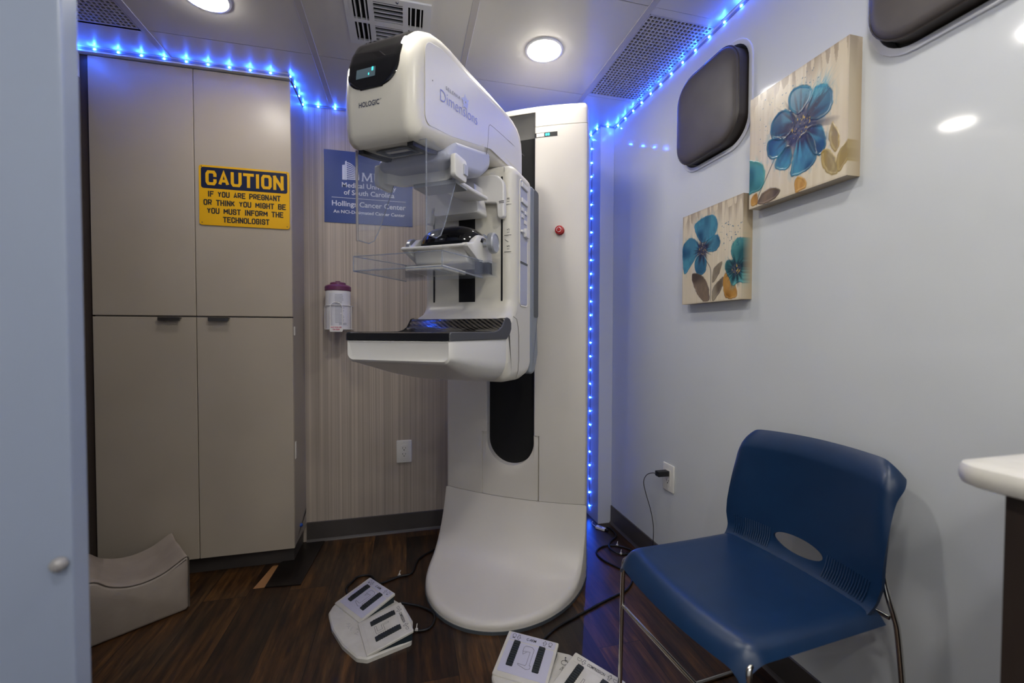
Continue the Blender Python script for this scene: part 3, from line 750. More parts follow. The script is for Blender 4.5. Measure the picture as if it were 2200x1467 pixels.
    # vertices: x depth (local), y across, z up ; first/last rows and columns turn down the canvas sides
    X = -rel.copy(); Y = -S*w_; Z = T*h_
    X[0, :] = X[-1, :] = th; X[:, 0] = X[:, -1] = th
    V = np.stack([X, Y, Z], -1).reshape(-1, 3)
    idx = np.arange(nx*ny).reshape(ny, nx); F_ = np.stack([idx[:-1, :-1], idx[:-1, 1:], idx[1:, 1:], idx[1:, :-1]], -1).reshape(-1, 4)
    me = bpy.data.meshes.new(name); me.from_pydata(V.tolist(), [], F_.tolist())
    ca = me.color_attributes.new('paint', 'FLOAT_COLOR', 'POINT'); ca.data.foreach_set('color', np.concatenate([col.reshape(-1, 3), np.ones((nx*ny, 1))], 1).astype(np.float32).ravel())
    t = empty(name, loc); tag(t, label, 'painting')
    fin('canvas', me, M_paint, t, 50)
    MB().box((th-.012, -w_+.004, .004), (th, -.004, h_-.004)).build('stretcher_frame', M_gold, t, 0)
BIG = [('stem', [(.303,.362),(.204,.216),(.123,.101),(.1,.019)]), ('P', [(.445,.757),(.453,.833),(.513,.86),(.602,.839),(.668,.79),(.683,.723),(.625,.658),(.548,.63),(.466,.698)]),
 ('P', [(.683,.738),(.723,.771),(.803,.748),(.859,.681),(.874,.602),(.85,.526),(.774,.508),(.684,.525),(.626,.596)]), ('P', [(.265,.553),(.262,.672),(.317,.732),(.414,.73),(.487,.673),(.53,.575),(.471,.504),(.388,.488)]),
 ('P', [(.222,.416),(.213,.522),(.277,.548),(.398,.5),(.431,.422),(.369,.363),(.281,.361)]), ('P', [(.304,.302),(.336,.358),(.41,.414),(.473,.406),(.495,.318),(.467,.231),(.404,.228),(.327,.261)]),
 ('P', [(.482,.17),(.506,.298),(.554,.43),(.66,.45),(.725,.311),(.736,.217),(.683,.159),(.598,.14),(.52,.142)]), ('P', [(.629,.471),(.721,.479),(.784,.437),(.821,.334),(.806,.251),(.745,.229),(.67,.317)]),
 ('ctr', [(.57,.527)]), ('L', [(.869,.43),(.843,.354),(.856,.276),(.899,.202),(.931,.248),(.926,.335),(.895,.398)]), ('L', [(1.002,.255),(.948,.213),(.914,.154),(.927,.049),(.982,.087),(1.02,.144),(1.014,.202)]),
 ('L', [(.78,.231),(.814,.255),(.874,.211),(.917,.124),(.919,.037),(.853,.051),(.791,.138)]), ('G', [(-.023,.431),(.091,.41),(.177,.345),(.196,.236),(.146,.147),(.048,.139),(-.017,.167)]),
 ('B', [(.112,.033),(.171,.105),(.286,.119),(.375,.072),(.322,.02),(.197,.002)]), ('O', [(.525,.084),(.56,.129),(.628,.084),(.643,.018),(.582,.004),(.533,.01)]), ('O', [(.023,.092),(.098,.125),(.1,.027),(.03,.028)])]
SMALL = [('stem', [(.371,.521),(.458,.424),(.52,.312),(.517,.015)]), ('P', [(.01,.668),(.132,.735),(.262,.688),(.317,.593),(.248,.497),(.139,.403),(.044,.348),(.001,.511)]), ('P', [(.222,.847),(.293,.896),(.448,.913),(.563,.896),(.622,.802),(.598,.706),(.487,.657),(.369,.647),(.279,.728)]),
 ('P', [(.453,.653),(.583,.693),(.646,.657),(.67,.583),(.602,.524),(.473,.536),(.421,.596)]), ('P', [(.231,.445),(.284,.513),(.371,.521),(.441,.447),(.437,.344),(.359,.3),(.269,.332)]), ('ctr', [(.37,.563)]),
 ('K', [(.545,.207),(.574,.346),(.698,.4),(.669,.304),(.609,.231)]), ('B', [(.186,.288),(.215,.339),(.376,.288),(.48,.172),(.5,.026),(.382,.023),(.255,.15)]), ('K', [(.549,.013),(.563,.144),(.717,.239),(.704,.132),(.613,.039)]),
 ('O', [(.725,.15),(.746,.275),(.835,.236),(.908,.132),(.918,.027),(.766,.028)]), ('T', [(.745,.324),(.773,.399),(.86,.396),(.829,.487),(.884,.572),(.967,.591),(1.074,.537),(1.151,.469),(1.159,.127),(1.057,.128),(.949,.166),(.865,.136),(.806,.22)]), ('ctr2', [(.91,.293)])]
painting('canvas_painting', (1.040, 1.118, 1.419), .304, .336, .040, BIG, 'canvas painting of one big teal flower, hung higher on the white wall', 1)
painting('canvas_painting', (1.044, 1.450, 1.143), .305, .337, .036, SMALL, 'canvas painting of two teal flowers, hung lower, below the padded window cover', 5)

# ================================================================== MAMMOGRAPHY MACHINE
TH = rad(34); WV = Vector((math.cos(TH), -math.sin(TH), 0)); AV = Vector((math.sin(TH), math.cos(TH), 0))
A0 = 1.70; MO = WV*(-.64)+AV*A0
MACH = empty('mammography_machine', MO, -TH); tag(MACH, 'tall white breast x-ray machine with curved base in the back right corner', 'medical machine')
U = lambda u, a, z: (u, a-A0, z)
bow = lambda u: 1.726+.038*min(1, abs(u)/.327)**2
def half_section(u0):
    """right half of the column plan from the slot edge round to the back centre, (u,a)"""
    p = [(u0, bow(u0)+.06), (u0, bow(u0)+.006), (u0+.004, bow(u0)+.0005)]
    p += [(u, bow(u)) for u in np.linspace(u0+.012, .310, 12)]
    p += [(.319, 1.7632), (.3235, 1.766), (.326, 1.772), (.3268, 1.780), (.323, 1.82), (.308, 1.90), (.290, 2.0), (.270, 2.062), (.245, 2.076), (u0, 2.078)]
    return p
def cover(sgn):
    z = [.3125, .592, .592, 1.8945]; us = [.130, .130, .109, .109]; secs = []
    for zz, u0 in zip(z, us): secs.append([U(sgn*u, a, zz) for u, a in half_section(u0)])
    v, f = loft(secs); return build('side_cover', v, f, M_gantry, MACH, 35)
cover(1); cover(-1)
# dark core closing the back of the slot and the joints
MB().box(U(-.16, 1.772, .10), U(.16, 2.07, 1.96)).build('column_core', M_dark, MACH, 0)
MB().box(U(-.1085, 1.766, .30), U(.1085, 1.7718, 1.865)).build('slot_strip', M_matte, MACH, 0)
# scooped backing at the head of the slot; its grey carries the recess shade
sec = [[U(u, a, z) for z, a in ((1.866, 1.768), (1.90, 1.762), (1.93, 1.748), (1.956, 1.735))] for u in np.linspace(-.109, .109, 6)]
v, f = loft(sec, False, False); build('slot_head', v, f, mat('slot_shade_grey', '#6f6e6b', .5), MACH, 60)
# lower insert with half-round cut
def lower_cover():
    top = [(-.1285, .592), (-.1085, .592)]+[(.1085*math.cos(q), .560+.107*math.sin(q)) for q in np.linspace(math.pi, 2*math.pi, 26)]+[(.1085, .592), (.1285, .592)]
    n = len(top); A_ = []; B_ = []; f = []
    for i, (u, z) in enumerate(top):
        A_.append((u, z)); B_.append((u if abs(u) > .12 else u*1.18, .3125))
    rows = 6; v = []
    for layer, da in ((0, 0.), (1, .04)):
        for k in range(rows+1):
            for (a, b) in zip(A_, B_):
                u = a[0]+(b[0]-a[0])*k/rows; z = a[1]+(b[1]-a[1])*k/rows
                e = .005*max(0, 1-k*2.2) if layer == 0 else 0
                v.append(U(u, bow(u)+.0008+da+e, z))
    m_ = rows+1
    g = lambda L_, k, i: L_*m_*n+k*n+i
    for k in range(rows):
        for i in range(n-1):
            f.append((g(0,k,i), g(0,k,i+1), g(0,k+1,i+1), g(0,k+1,i))); f.append((g(1,k,i+1), g(1,k,i), g(1,k+1,i), g(1,k+1,i+1)))
    for i in range(n-1): f.append((g(1,0,i), g(1,0,i+1), g(0,0,i+1), g(0,0,i))); f.append((g(0,rows,i), g(0,rows,i+1), g(1,rows,i+1), g(1,rows,i)))
    for k in range(rows): f.append((g(0,k,0), g(0,k+1,0), g(1,k+1,0), g(1,k,0))); f.append((g(0,k+1,n-1), g(0,k,n-1), g(1,k,n-1), g(1,k+1,n-1)))
    build('lower_cover', v, f, M_gantry, MACH, 40)
lower_cover()
# top cap
def top_cap():
    R_ = half_section(.1092)[1:]; full = [(u, a) for u, a in R_]; full += [(-u, a) for u, a in R_[::-1]]
    mb = MB()
    v, f = loft([[U(u, a, z) for u, a in full] for z in (1.8965, 1.957)]) ; 
    # lower ring only on the two cheeks: split by closing the slot
    for sg in (1, -1):
        P_ = [(u*sg, a) for u, a in R_]+[(.1092*sg, 1.772)]
        v, f = loft([[U(u, a, z) for u, a in P_] for z in (1.8965, 1.9575)]); mb.add(v, f)
    o = [(u, bow(u)) for u in np.linspace(-.310, .310, 25)]+[(u, a) for u, a in half_section(.1092)[15:-1]]+[(-u, a) for u, a in half_section(.1092)[15:-1][::-1]]
    secs = []
    for k in range(7):
        ph = math.pi/2*k/6; dn = .035*(1-math.cos(ph)); z = 1.957+.031*math.sin(ph); io = inset(o, dn) if dn > 1e-6 else o
        secs.append([U(u, a, z+.006*(1-(u/.33)**2)*(k/6)) for u, a in io])
    v, f = loft(secs); mb.add(v, f); mb.build('top_cap', M_gantry, MACH, 40)
top_cap()
# flared foot
def foot():
    edge = [(1.764, .3115), (1.755, .27), (1.742, .225), (1.727, .18), (1.708, .138), (1.685, .104), (1.655, .077), (1.62, .059), (1.57, .049), (1.51, .044), (1.45, .042)]
    midp = [(1.726, .3115), (1.718, .27), (1.706, .225), (1.690, .18), (1.668, .138), (1.640, .104), (1.607, .077), (1.573, .060), (1.535, .050), (1.49, .044), (1.45, .042)]
    cen, la, hw = 1.722, .417, .331
    def width(a): return hw if a >= cen else hw*math.sqrt(max(0, 1-((cen-a)/la)**2))
    E_ = [(p.x, p.y) for p in cat([(q[0], q[1], 0) for q in edge], 4)]; M_ = [(p.x, p.y) for p in cat([(q[0], q[1], 0) for q in midp], 4)]
    rest = [cen-la*math.sin(q) for q in np.linspace(math.asin((cen-1.44)/la), math.pi/2-.02, 20)]
    E_ += [(a, .042) for a in rest]; M_ += [(a, .042) for a in rest]
    rows = [e[0] for e in E_]
    cols = [math.sin(q) for q in np.linspace(-math.pi/2, math.pi/2, 61)]
    v = []; f = []; nC = len(cols); R = .022
    for (ae, ze), (am, zm) in zip(E_, M_):
        wd = width(ae); k = max(0, (cen-ae)/la)
        for s in cols:
            u = s*wd; q = math.sqrt(s*s*(1-k*k)+k*k) if ae < cen else abs(s); dist = max(0, (1-q))*.345
            drop = R-math.sqrt(max(0, R*R-max(0, R-dist)**2)) if dist < R else 0
            drop *= 1-.65*min(1, max(0, (ze-.05)/.07))
            m2 = s*s; v.append(U(u, am+(ae-am)*m2, max(.012, zm+(ze-zm)*m2-drop)))
    nr = len(rows)
    for i in range(nr-1):
        for j in range(nC-1): f.append((i*nC+j, i*nC+j+1, (i+1)*nC+j+1, (i+1)*nC+j))
    # skirt down to the floor
    ring = [i*nC for i in range(nr)]+[(nr-1)*nC+j for j in range(1, nC)]+[i*nC+nC-1 for i in range(nr-2, -1, -1)]
    # back part of the skirt closes along the column plan
    back = [(a_[0], a_[1]) for a_ in half_section(.13)[15:-1]]
    k0 = len(v); v += [(v[i][0], v[i][1], .010) for i in ring]
    for j in range(len(ring)-1): f.append((ring[j], ring[j+1], k0+j+1, k0+j))
    base = build('base', v, f, M_gantry, MACH, 50)
    mb = MB(); 
    pl = [(u, a) for u, a in half_section(.13)[13:]]+[(-u, a) for u, a in half_section(.13)[13:][::-1]]
    v, f = loft([[U(u, a, z) for u, a in pl] for z in (.012, .310)]); mb.add(v, f); mb.build('rear_skirt', M_gantry, MACH, 35)
    pl2 = [(s*width(a), a) for a, s in [(r_, -1) for r_ in rows[::3]]+[(r_, 1) for r_ in rows[::3][::-1]]]
    pl2 = [(u*1.006, cen+(a-cen)*1.008) for u, a in pl2]+[(.30, 2.0), (.25, 2.07), (-.25, 2.07), (-.30, 2.0)]
    v, f = loft([[U(u, a, z) for u, a in pl2] for z in (0.0, .011)]); build('floor_gasket', v, f, M_slate, MACH, 0)
foot()
# status light bar wrapping the slot edge, emergency stop
st = MB()
st.add([U(u, bow(u)-.0008, z) for u in np.linspace(.1085, .205, 8) for z in (1.850, 1.868)], [(2*i, 2*i+2, 2*i+3, 2*i+1) for i in range(7)])
so = st.build('status_bar', M_black, MACH, 60)
MB().add([U(u, bow(u)-.0014, z) for u in np.linspace(.118, .150, 4) for z in (1.852, 1.866)], [(2*i, 2*i+2, 2*i+3, 2*i+1) for i in range(3)]).build('white_glow', M_warmled, so, 60)
for u in (.159, .169):
    MB().add([U(u+du*.004, bow(u)-.0016, 1.859+dz*.005) for du, dz in ((-1,-1),(1,-1),(1,1),(-1,1))], [(0, 1, 2, 3)]).build('teal_light', M_teal, so, 0)
def estop():
    u, z = .218, 1.457; a = bow(u)
    v, f = lathe([(.0185, 0), (.018, .004), (.012, .005), (.012, .010), (.0165, .011), (.0185, .016), (.017, .022), (.010, .0245), (.001, .025)], 28, lambda r, t, h: U(u+r*math.cos(t), a-h+.0005, z+r*math.sin(t)))
    e = build('emergency_button', v, f, M_red, MACH, 30)
    mb = MB()
    for k in range(3):
        q0 = k*2.094; strokes(mb, [[(.0095*math.cos(q), .0095*math.sin(q)) for q in np.linspace(q0, q0+1.6, 7)]], lambda x, y: U(u+x, a-.0247, z+y), .0018)
    mb.build('arrow_marks', M_white, e, 0)
estop()

# ---- arm housing with rails
ARM = [(1.31, 1.588, .036), (1.506, 1.592, .036), (1.506, .885, .06), (1.40, .868, .08), (1.262, .874, .036), (1.225, .93, .03), (1.225, 1.076, .012), (1.31, 1.110, .055)]
v, f = pillow(rpoly(ARM, 8), .172, .036, U, 6); arm = build('arm_housing', v, f, M_cream, MACH, 35, True)
FA = 1.31
MB().prism(rrect(-.0305, 1.108, .0305, 1.545, .010), lambda a, b, d: U(a, d, b), FA-.0012, FA+.002).build('guide_strip', M_matte, arm, 0)
for u in (-.127, .127): MB().prism(rrect(u-.0032, 1.126, u+.0032, 1.545, .003), lambda a, b, d: U(a, d, b), FA-.001, FA+.002).build('slot', M_black, arm, 0)
mb = MB()
mb.tube([U(-.124, FA, 1.131), U(-.031, FA, 1.131)], .0007, 4).tube([U(.031, FA, 1.131), U(.124, FA, 1.131)], .0007, 4)
mb.tube([U(.134, FA+.0004, 1.47), U(.134, FA+.001, 1.575)], .0007, 4)
mb.build('seam', M_seam, arm, 0)
mb = MB(); FF = lambda x, y: U(x, FA-.0012, y)
for z, s in ((1.452, '1.8'), (1.352, '1.5'), (1.298, '1.5')):
    strokes(mb, [[(.136, z), (.160, z)]], FF, .0016)
    G2 = lambda x, y, z=z: U(.150-y, FA-.0013, z+.006+x)
    text_into(mb, s, .013, G2, 0, -.004)
strokes(mb, [[(.138, 1.338), (.150, 1.330)]], FF, .0014)
mb.build('scale_marks', M_ink, arm, 0)
# recess on the right side with switches and socket
SU = .1722
SP = lambda a, z, d: U(SU+d, a, z)
rc = MB().prism(rrect(1.358, 1.125, 1.438, 1.548, .016), SP, .0002, .0008).build('side_recess', M_lav, arm, 0)
o_ = rrect(1.354, 1.121, 1.442, 1.552, .019); v, f = loft([[U(SU, a, z) for a, z in o_], [U(SU+.003, a, z) for a, z in inset(o_, .002)], [U(SU+.0008, a, z) for a, z in inset(o_, .006)]], True, False); build('recess_rim', v, f, M_cream, rc, 60)
MB().box(SP(1.360, 1.13, .0006), SP(1.437, 1.272, .0016)).build('pocket', M_lav, rc, 0)
MB().box(SP(1.360, 1.268, .0006), SP(1.437, 1.275, .003)).build('pocket_lip', M_slate, rc, 0)
for z in (1.535, 1.483): bevelbox('rocker_switch', SP(1.366, z-.010, .0006), SP(1.432, z+.006, .007), M_white, rc, .002)
for z, a in ((1.452, 1.37), (1.448, 1.405), (1.43, 1.372), (1.415, 1.40)): bevelbox('small_key', SP(a, z-.007, .0006), SP(a+.022, z+.006, .005), M_white, rc, .0015)
bevelbox('socket', SP(1.396, 1.362, .0006), SP(1.432, 1.392, .012), M_white, rc, .002)
bevelbox('lever', SP(1.362, 1.372, .0006), SP(1.388, 1.380, .010), M_white, rc, .002)
# rear carriage and pivot
v, f = pillow(rpoly([(1.507, 1.575, .01), (1.598, 1.575, .02), (1.598, 1.085, .012), (1.586, 1.07, .012), (1.60, .95, .03), (1.55, .875, .04), (1.507, .88, .01)], 5), .168, .012, U); car = build('rear_carriage', v, f, M_greyblue, MACH, 35, True)
MB().prism(rrect(1.535, 1.09, 1.592, 1.57, .012), lambda a, b, d: U(d, a, b), .1681, .1688).build('inset_strip', M_slate, car, 0)
v, f = lathe([(.10, 1.595), (.10, 1.765)], 36, lambda r, t, h: U(r*math.cos(t), h, 1.30+r*math.sin(t))); build('pivot', v, f, M_black, MACH)

# ---- detector and breast platform
def detector():
    aa = [.9055, .9035, .908, .93, .95, 1.0, 1.046, 1.10, 1.15, 1.20, 1.26, 1.30, 1.335]
    zb = [.962, .960, .957, .951, .945, .930, .916, .904, .893, .884, .876, .872, .871]
    secs = []
    for i, (a, b) in enumerate(zip(aa, zb)):
        hw = .1525+.019*max(0, (a-.905)/.43); ins = [.006, .003, 0][i] if i < 3 else 0
        top = 1.0135 if a < 1.23 else 1.0135+.06*min(1, (a-1.23)/.06)
        rb = .018+.055*min(1, (a-.905)/.25)
        o = rpoly([(-hw+ins, top-ins, .0015), (hw-ins, top-ins, .0015), (hw-ins, b+ins, rb), (-hw+ins, b+ins, rb)], 8)
        secs.append([U(u, a, z) for u, z in o])
    v, f = loft(secs); dt = build('detector', v, f, M_white, MACH, 40)
    MB().tube([U(.1715, 1.300, 1.086), U(.1725, 1.330, 1.078), U(.1727, 1.345, 1.05), U(.1729, 1.350, 1.02), U(.1729, 1.350, .94), U(.1729, 1.343, .905), U(.172, 1.325, .882)], .0009, 4).build('seam', M_seam, dt, 60)
    MB().prism(rrect(-.05, 1.08, .05, 1.20, .02), lambda a, b, d: U(a, b, d), .886, .8885) if False else None
    prof = [(.9035, 1.0145), (.9035, 1.029), (.906, 1.0325), (.912, 1.034), (1.10, 1.034), (1.15, 1.035), (1.18, 1.040), (1.205, 1.051), (1.218, 1.066), (1.228, 1.077), (1.245, 1.080), (1.262, 1.077), (1.274, 1.064), (1.274, 1.045), (1.262, 1.028), (1.24, 1.0145)]
    hwf = lambda a, z: .1520+.018*max(0, (a-.905)/.35)
    v, f = pillow(prof, hwf, .004, U, 2); pt = build('breast_platform', v, f, M_carbon, MACH, 35)
    # flat black front band
    MB().prism(rrect(-.1505, 1.0146, .1505, 1.0325, .004), lambda a, b, d: U(a, d, b), .9026, .905).build('front_band', mat('front_band_black', '#131214', .3), pt, 0)
    # grey end trims
    for sg in (1, -1):
        p0 = inset(prof, -.0015); mb = MB(); n = len(p0)
        v = [U(sg*(hwf(*q)+.0003), q[0], q[1]) for q in p0]+[U(sg*(hwf(*q)+.003), q[0], q[1]) for q in inset(p0, .002)]
        mb.add(v, [tuple(range(n)), tuple(range(n, 2*n))]+[(i, (i+1) % n, n+(i+1) % n, n+i) for i in range(n)]); mb.build('end_trim', M_grey, pt, 0)
    mb = MB(); FZ = lambda x, y: U(x, 1.2195+y*.6, 1.0665+y*.75)
    for k in range(3): strokes(mb, [[(-.014+.012*k+.009*math.cos(q), .006*math.sin(q)) for q in np.linspace(0, 6.28, 13)]], FZ, .0012)
    mb.build('emblem', M_inkgrey, pt, 0)
detector()

# ---- tube head
HC = -.006
HEAD = [(.868, 1.484), (.852, 1.492), (.843, 1.508), (.8385, 1.535), (.836, 1.57), (.836, 1.605), (.838, 1.638), (.842, 1.670), (.853, 1.701), (.871, 1.733), (.897, 1.758), (.928, 1.774), (.965, 1.783), (1.01, 1.787), (1.10, 1.788), (1.20, 1.792), (1.30, 1.795), (1.38, 1.796), (1.43, 1.794), (1.47, 1.786), (1.505, 1.768), (1.527, 1.740), (1.537, 1.700), (1.538, 1.64), (1.538, 1.586), (1.43, 1.586), (1.30, 1.586), (1.225, 1.584), (1.20, 1.562), (1.10, 1.536), (1.0, 1.510), (.93, 1.494)]
hh_ = lambda a, z: .104+.030*max(0, min(1, (a-.85)/.6))
v, f = pillow(HEAD, hh_, .036, U, 8, HC); head = build('tube_head', v, f, M_cream, MACH, 35, True)
def edge_drop(u, hw, r=.036):
    e = abs(u)-(hw-r); return 0 if e <= 0 else r-math.sqrt(max(0, r*r-e*e))
def on_head(i_f, u, off):
    i = int(i_f); t = i_f-i; p = Vector(HEAD[i]).lerp(Vector(HEAD[min(i+1, len(HEAD)-1)]), t)
    q0 = Vector(HEAD[max(0, i-0)]); q1 = Vector(HEAD[min(i+1, len(HEAD)-1)])
    def nrm(j):
        a = Vector(HEAD[j-1]); b = Vector(HEAD[(j+1) % len(HEAD)]); d = (b-a).normalized(); return Vector((-d.y, d.x))
    n = (nrm(i)*(1-t)+nrm(min(i+1, len(HEAD)-1))*t).normalized()
    dr = edge_drop(u, hh_(p.x, p.y)); p = p+n*(off-dr)
    return U(u+HC, p.x, p.y)
def visor():
    # outline in (u, profile index): U-shaped bottom, sides parallel, running back over the top
    c = -.010; hw = .075; i0, i1 = 5.0, 13.4; ns, nu = 46, 30; v = []; f = []
    for a in range(ns+1):
        ii = i0+(i1-i0)*(a/ns)**1.7
        t = min(1, (ii-i0)/2.1); wd = hw*(1-(1-t)**2.8)**(1/2.8) if t < 1 else hw
        if t < .02: wd = hw*.42
        for b in range(nu+1):
            s = -1+2*b/nu; u = c+s*max(wd, hw*.42 if a == 0 else 0)
            e = min(1, (1-abs(s))*6)*min(1, (a+.0)/2.)*min(1, (ns-a)/2.)
            v.append(on_head(ii, u, .0004+.0034*math.sqrt(max(0, e))))
    for a in range(ns):
        for b in range(nu): q = a*(nu+1)+b; f.append((q, q+1, q+nu+2, q+nu+1))
    vz = build('visor', v, f, M_gloss, head, 60)
    g = [[on_head(ii, u, .0046) for u in np.linspace(-.052, .002, 5)] for ii in np.linspace(5.8, 6.5, 4)]
    vv, ff = loft(g, False, False); build('display_screen', vv, ff, M_lcd, vz, 60)
    for u, ii, s in ((-.006, 6.36, 1.), (-.016, 6.02, .55)):
        g = [[on_head(ii+di, u+du, .0050) for du in (-.0022*s, .0022*s)] for di in (-.14*s, .14*s)]
        vv, ff = loft(g, False, False); build('indicator', vv, ff, M_teal, vz, 0)
visor()
mb = MB()
def FH(x, y):
    z = 1.566+y; a = float(np.interp(z, [1.535, 1.57, 1.605], [.8385, .836, .836])); return U(x+HC-.046, a-.0008, z)
text_into(mb, 'HOLOGIC', .0165, FH, 0, 0, width=.058, bold=.00025); text_into(mb, 'TM', .003, FH, .0595, .0095)
mb.build('front_lettering', M_navyink, head, 0)
# bright flank panel, lettering and flower mark on both flanks' right side
for sg in (1,):
    pp = [(q[0], q[1]) for q in inset(HEAD, .034)]
    pp = [(max(.888, a), z) for a, z in pp]
    mb = MB(); FS = lambda x, y, d: U(HC+sg*(hh_(x, y)+d), x, y)
    poly = rpoly([(.882, 1.527, .02), (.882, 1.722, .035), (.95, 1.742, .03), (1.30, 1.758, .03), (1.44, 1.758, .03), (1.505, 1.70, .03), (1.505, 1.605, .005), (1.235, 1.605, .03), (1.0, 1.545, .05)], 6)
    n = len(poly); vv = [FS(a, z, .0002) for a, z in poly]+[FS(a, z, .0008) for a, z in inset(poly, .001)]
    mb.add(vv, [tuple(range(n)), tuple(range(n, 2*n))]+[(i, (i+1) % n, n+(i+1) % n, n+i) for i in range(n)]); mb.build('flank_panel', mat('flank_white', '#dfddda', .34), head, 0)
FD = lambda x, y: U(HC+hh_(.945+x, 1.6)+.0022, .945+x, 1.611+y)
mb = MB(); sl = lambda x, y: FD(x, y+x*.135)
text_into(mb, 'Dimensions', .043, sl, .0, .0, width=.198, bold=-.0006); mb.build('flank_lettering', M_dimink, head, 0)
mb = MB(); text_into(mb, 'SELENIA', .0125, lambda x, y: sl(x, y), .026, .037, width=.074, sp=1.2); mb.build('flank_small_lettering', M_inkgrey, head, 0)
mb = MB()
for k in range(11):
    q = 2*math.pi*k/11; c0 = (.128, .040); L_ = .024 if k % 2 else .017; d = Vector((math.cos(q), math.sin(q))); n_ = Vector((-d.y, d.x))*.0045
    P_ = [Vector(c0)+d*.002, Vector(c0)+d*L_*.55+n_, Vector(c0)+d*L_, Vector(c0)+d*L_*.55-n_]; mb.add([sl(p.x, p.y) for p in P_], [(0, 1, 2, 3)])
mb.build('flower_mark', M_dimlight, head, 0)
mb = MB(); sd = lambda a, z: U(HC+hh_(a, z)+.0003, a, z)
mb.tube([sd(1.203, 1.565), sd(1.213, 1.60), sd(1.22, 1.655), sd(1.224, 1.672), sd(1.232, 1.679), sd(1.26, 1.682), sd(1.40, 1.690), sd(1.534, 1.698)], .001, 5).build('seam', M_seam, head, 60)
v, f = lathe([(.0016, 0), (.0012, .0006), (.0002, .0007)], 8, lambda r, t, h: U(HC+hh_(.91, 1.6)+.0016+h, .912+r*math.cos(t), 1.642+r*math.sin(t))); build('screw_dot', v, f, M_ink, head)
# lower shroud under the head
SH = rpoly([(.985, 1.500, .012), (1.005, 1.530, .01), (1.022, 1.548, .015), (1.236, 1.596, .01), (1.238, 1.545, .035), (1.180, 1.500, .04), (1.06, 1.476, .03), (.99, 1.480, .012)], 5)
v, f = pillow(SH, lambda a, z: hh_(a, z)+.002, .018, U, 4, HC); sh = build('lower_shroud', v, f, M_lav, head, 35, True)
mb = MB()
for k in range(4): mb.tube([U(-.08, 1.045+k*.012, 1.4765-.002*k*0), U(.06, 1.045+k*.012, 1.4765)], .0012, 4)
mb.build('vent_slits', M_slate, sh, 0)
# collimator rails and window
slope = lambda a: float(np.interp(a, [.868, .93, 1.0, 1.1], [1.484, 1.494, 1.510, 1.536]))
for u in (-.071, .071):
    v, f = loft([[U(u+HC+du, a, slope(a)+dz) for du, dz in ((-.008, .004), (.008, .004), (.008, -.009), (-.008, -.009))] for a in (.872, .93, 1.0, 1.075)]); build('accessory_rail', v, f, M_black, head, 0)
v, f = loft([[U(u+HC, a, slope(a)-.0035) for u, a in rrect(-.046, .890, .046, .962, .01)], [U(u+HC, a, slope(a)-.0035) for u, a in rrect(-.037, .899, .037, .953, .006)], [U(u+HC, a, slope(a)+.001) for u, a in rrect(-.034, .903, .034, .950, .006)]], True, False)
wf = build('collimator_window', v, f, M_slate, head, 0)
MB().add([U(u+HC, a, slope(a)-.0006) for u, a in ((-.037, .899), (.037, .899), (.037, .953), (-.037, .953))], [(0, 1, 2, 3)]).build('window_pane', M_gloss, wf, 0)

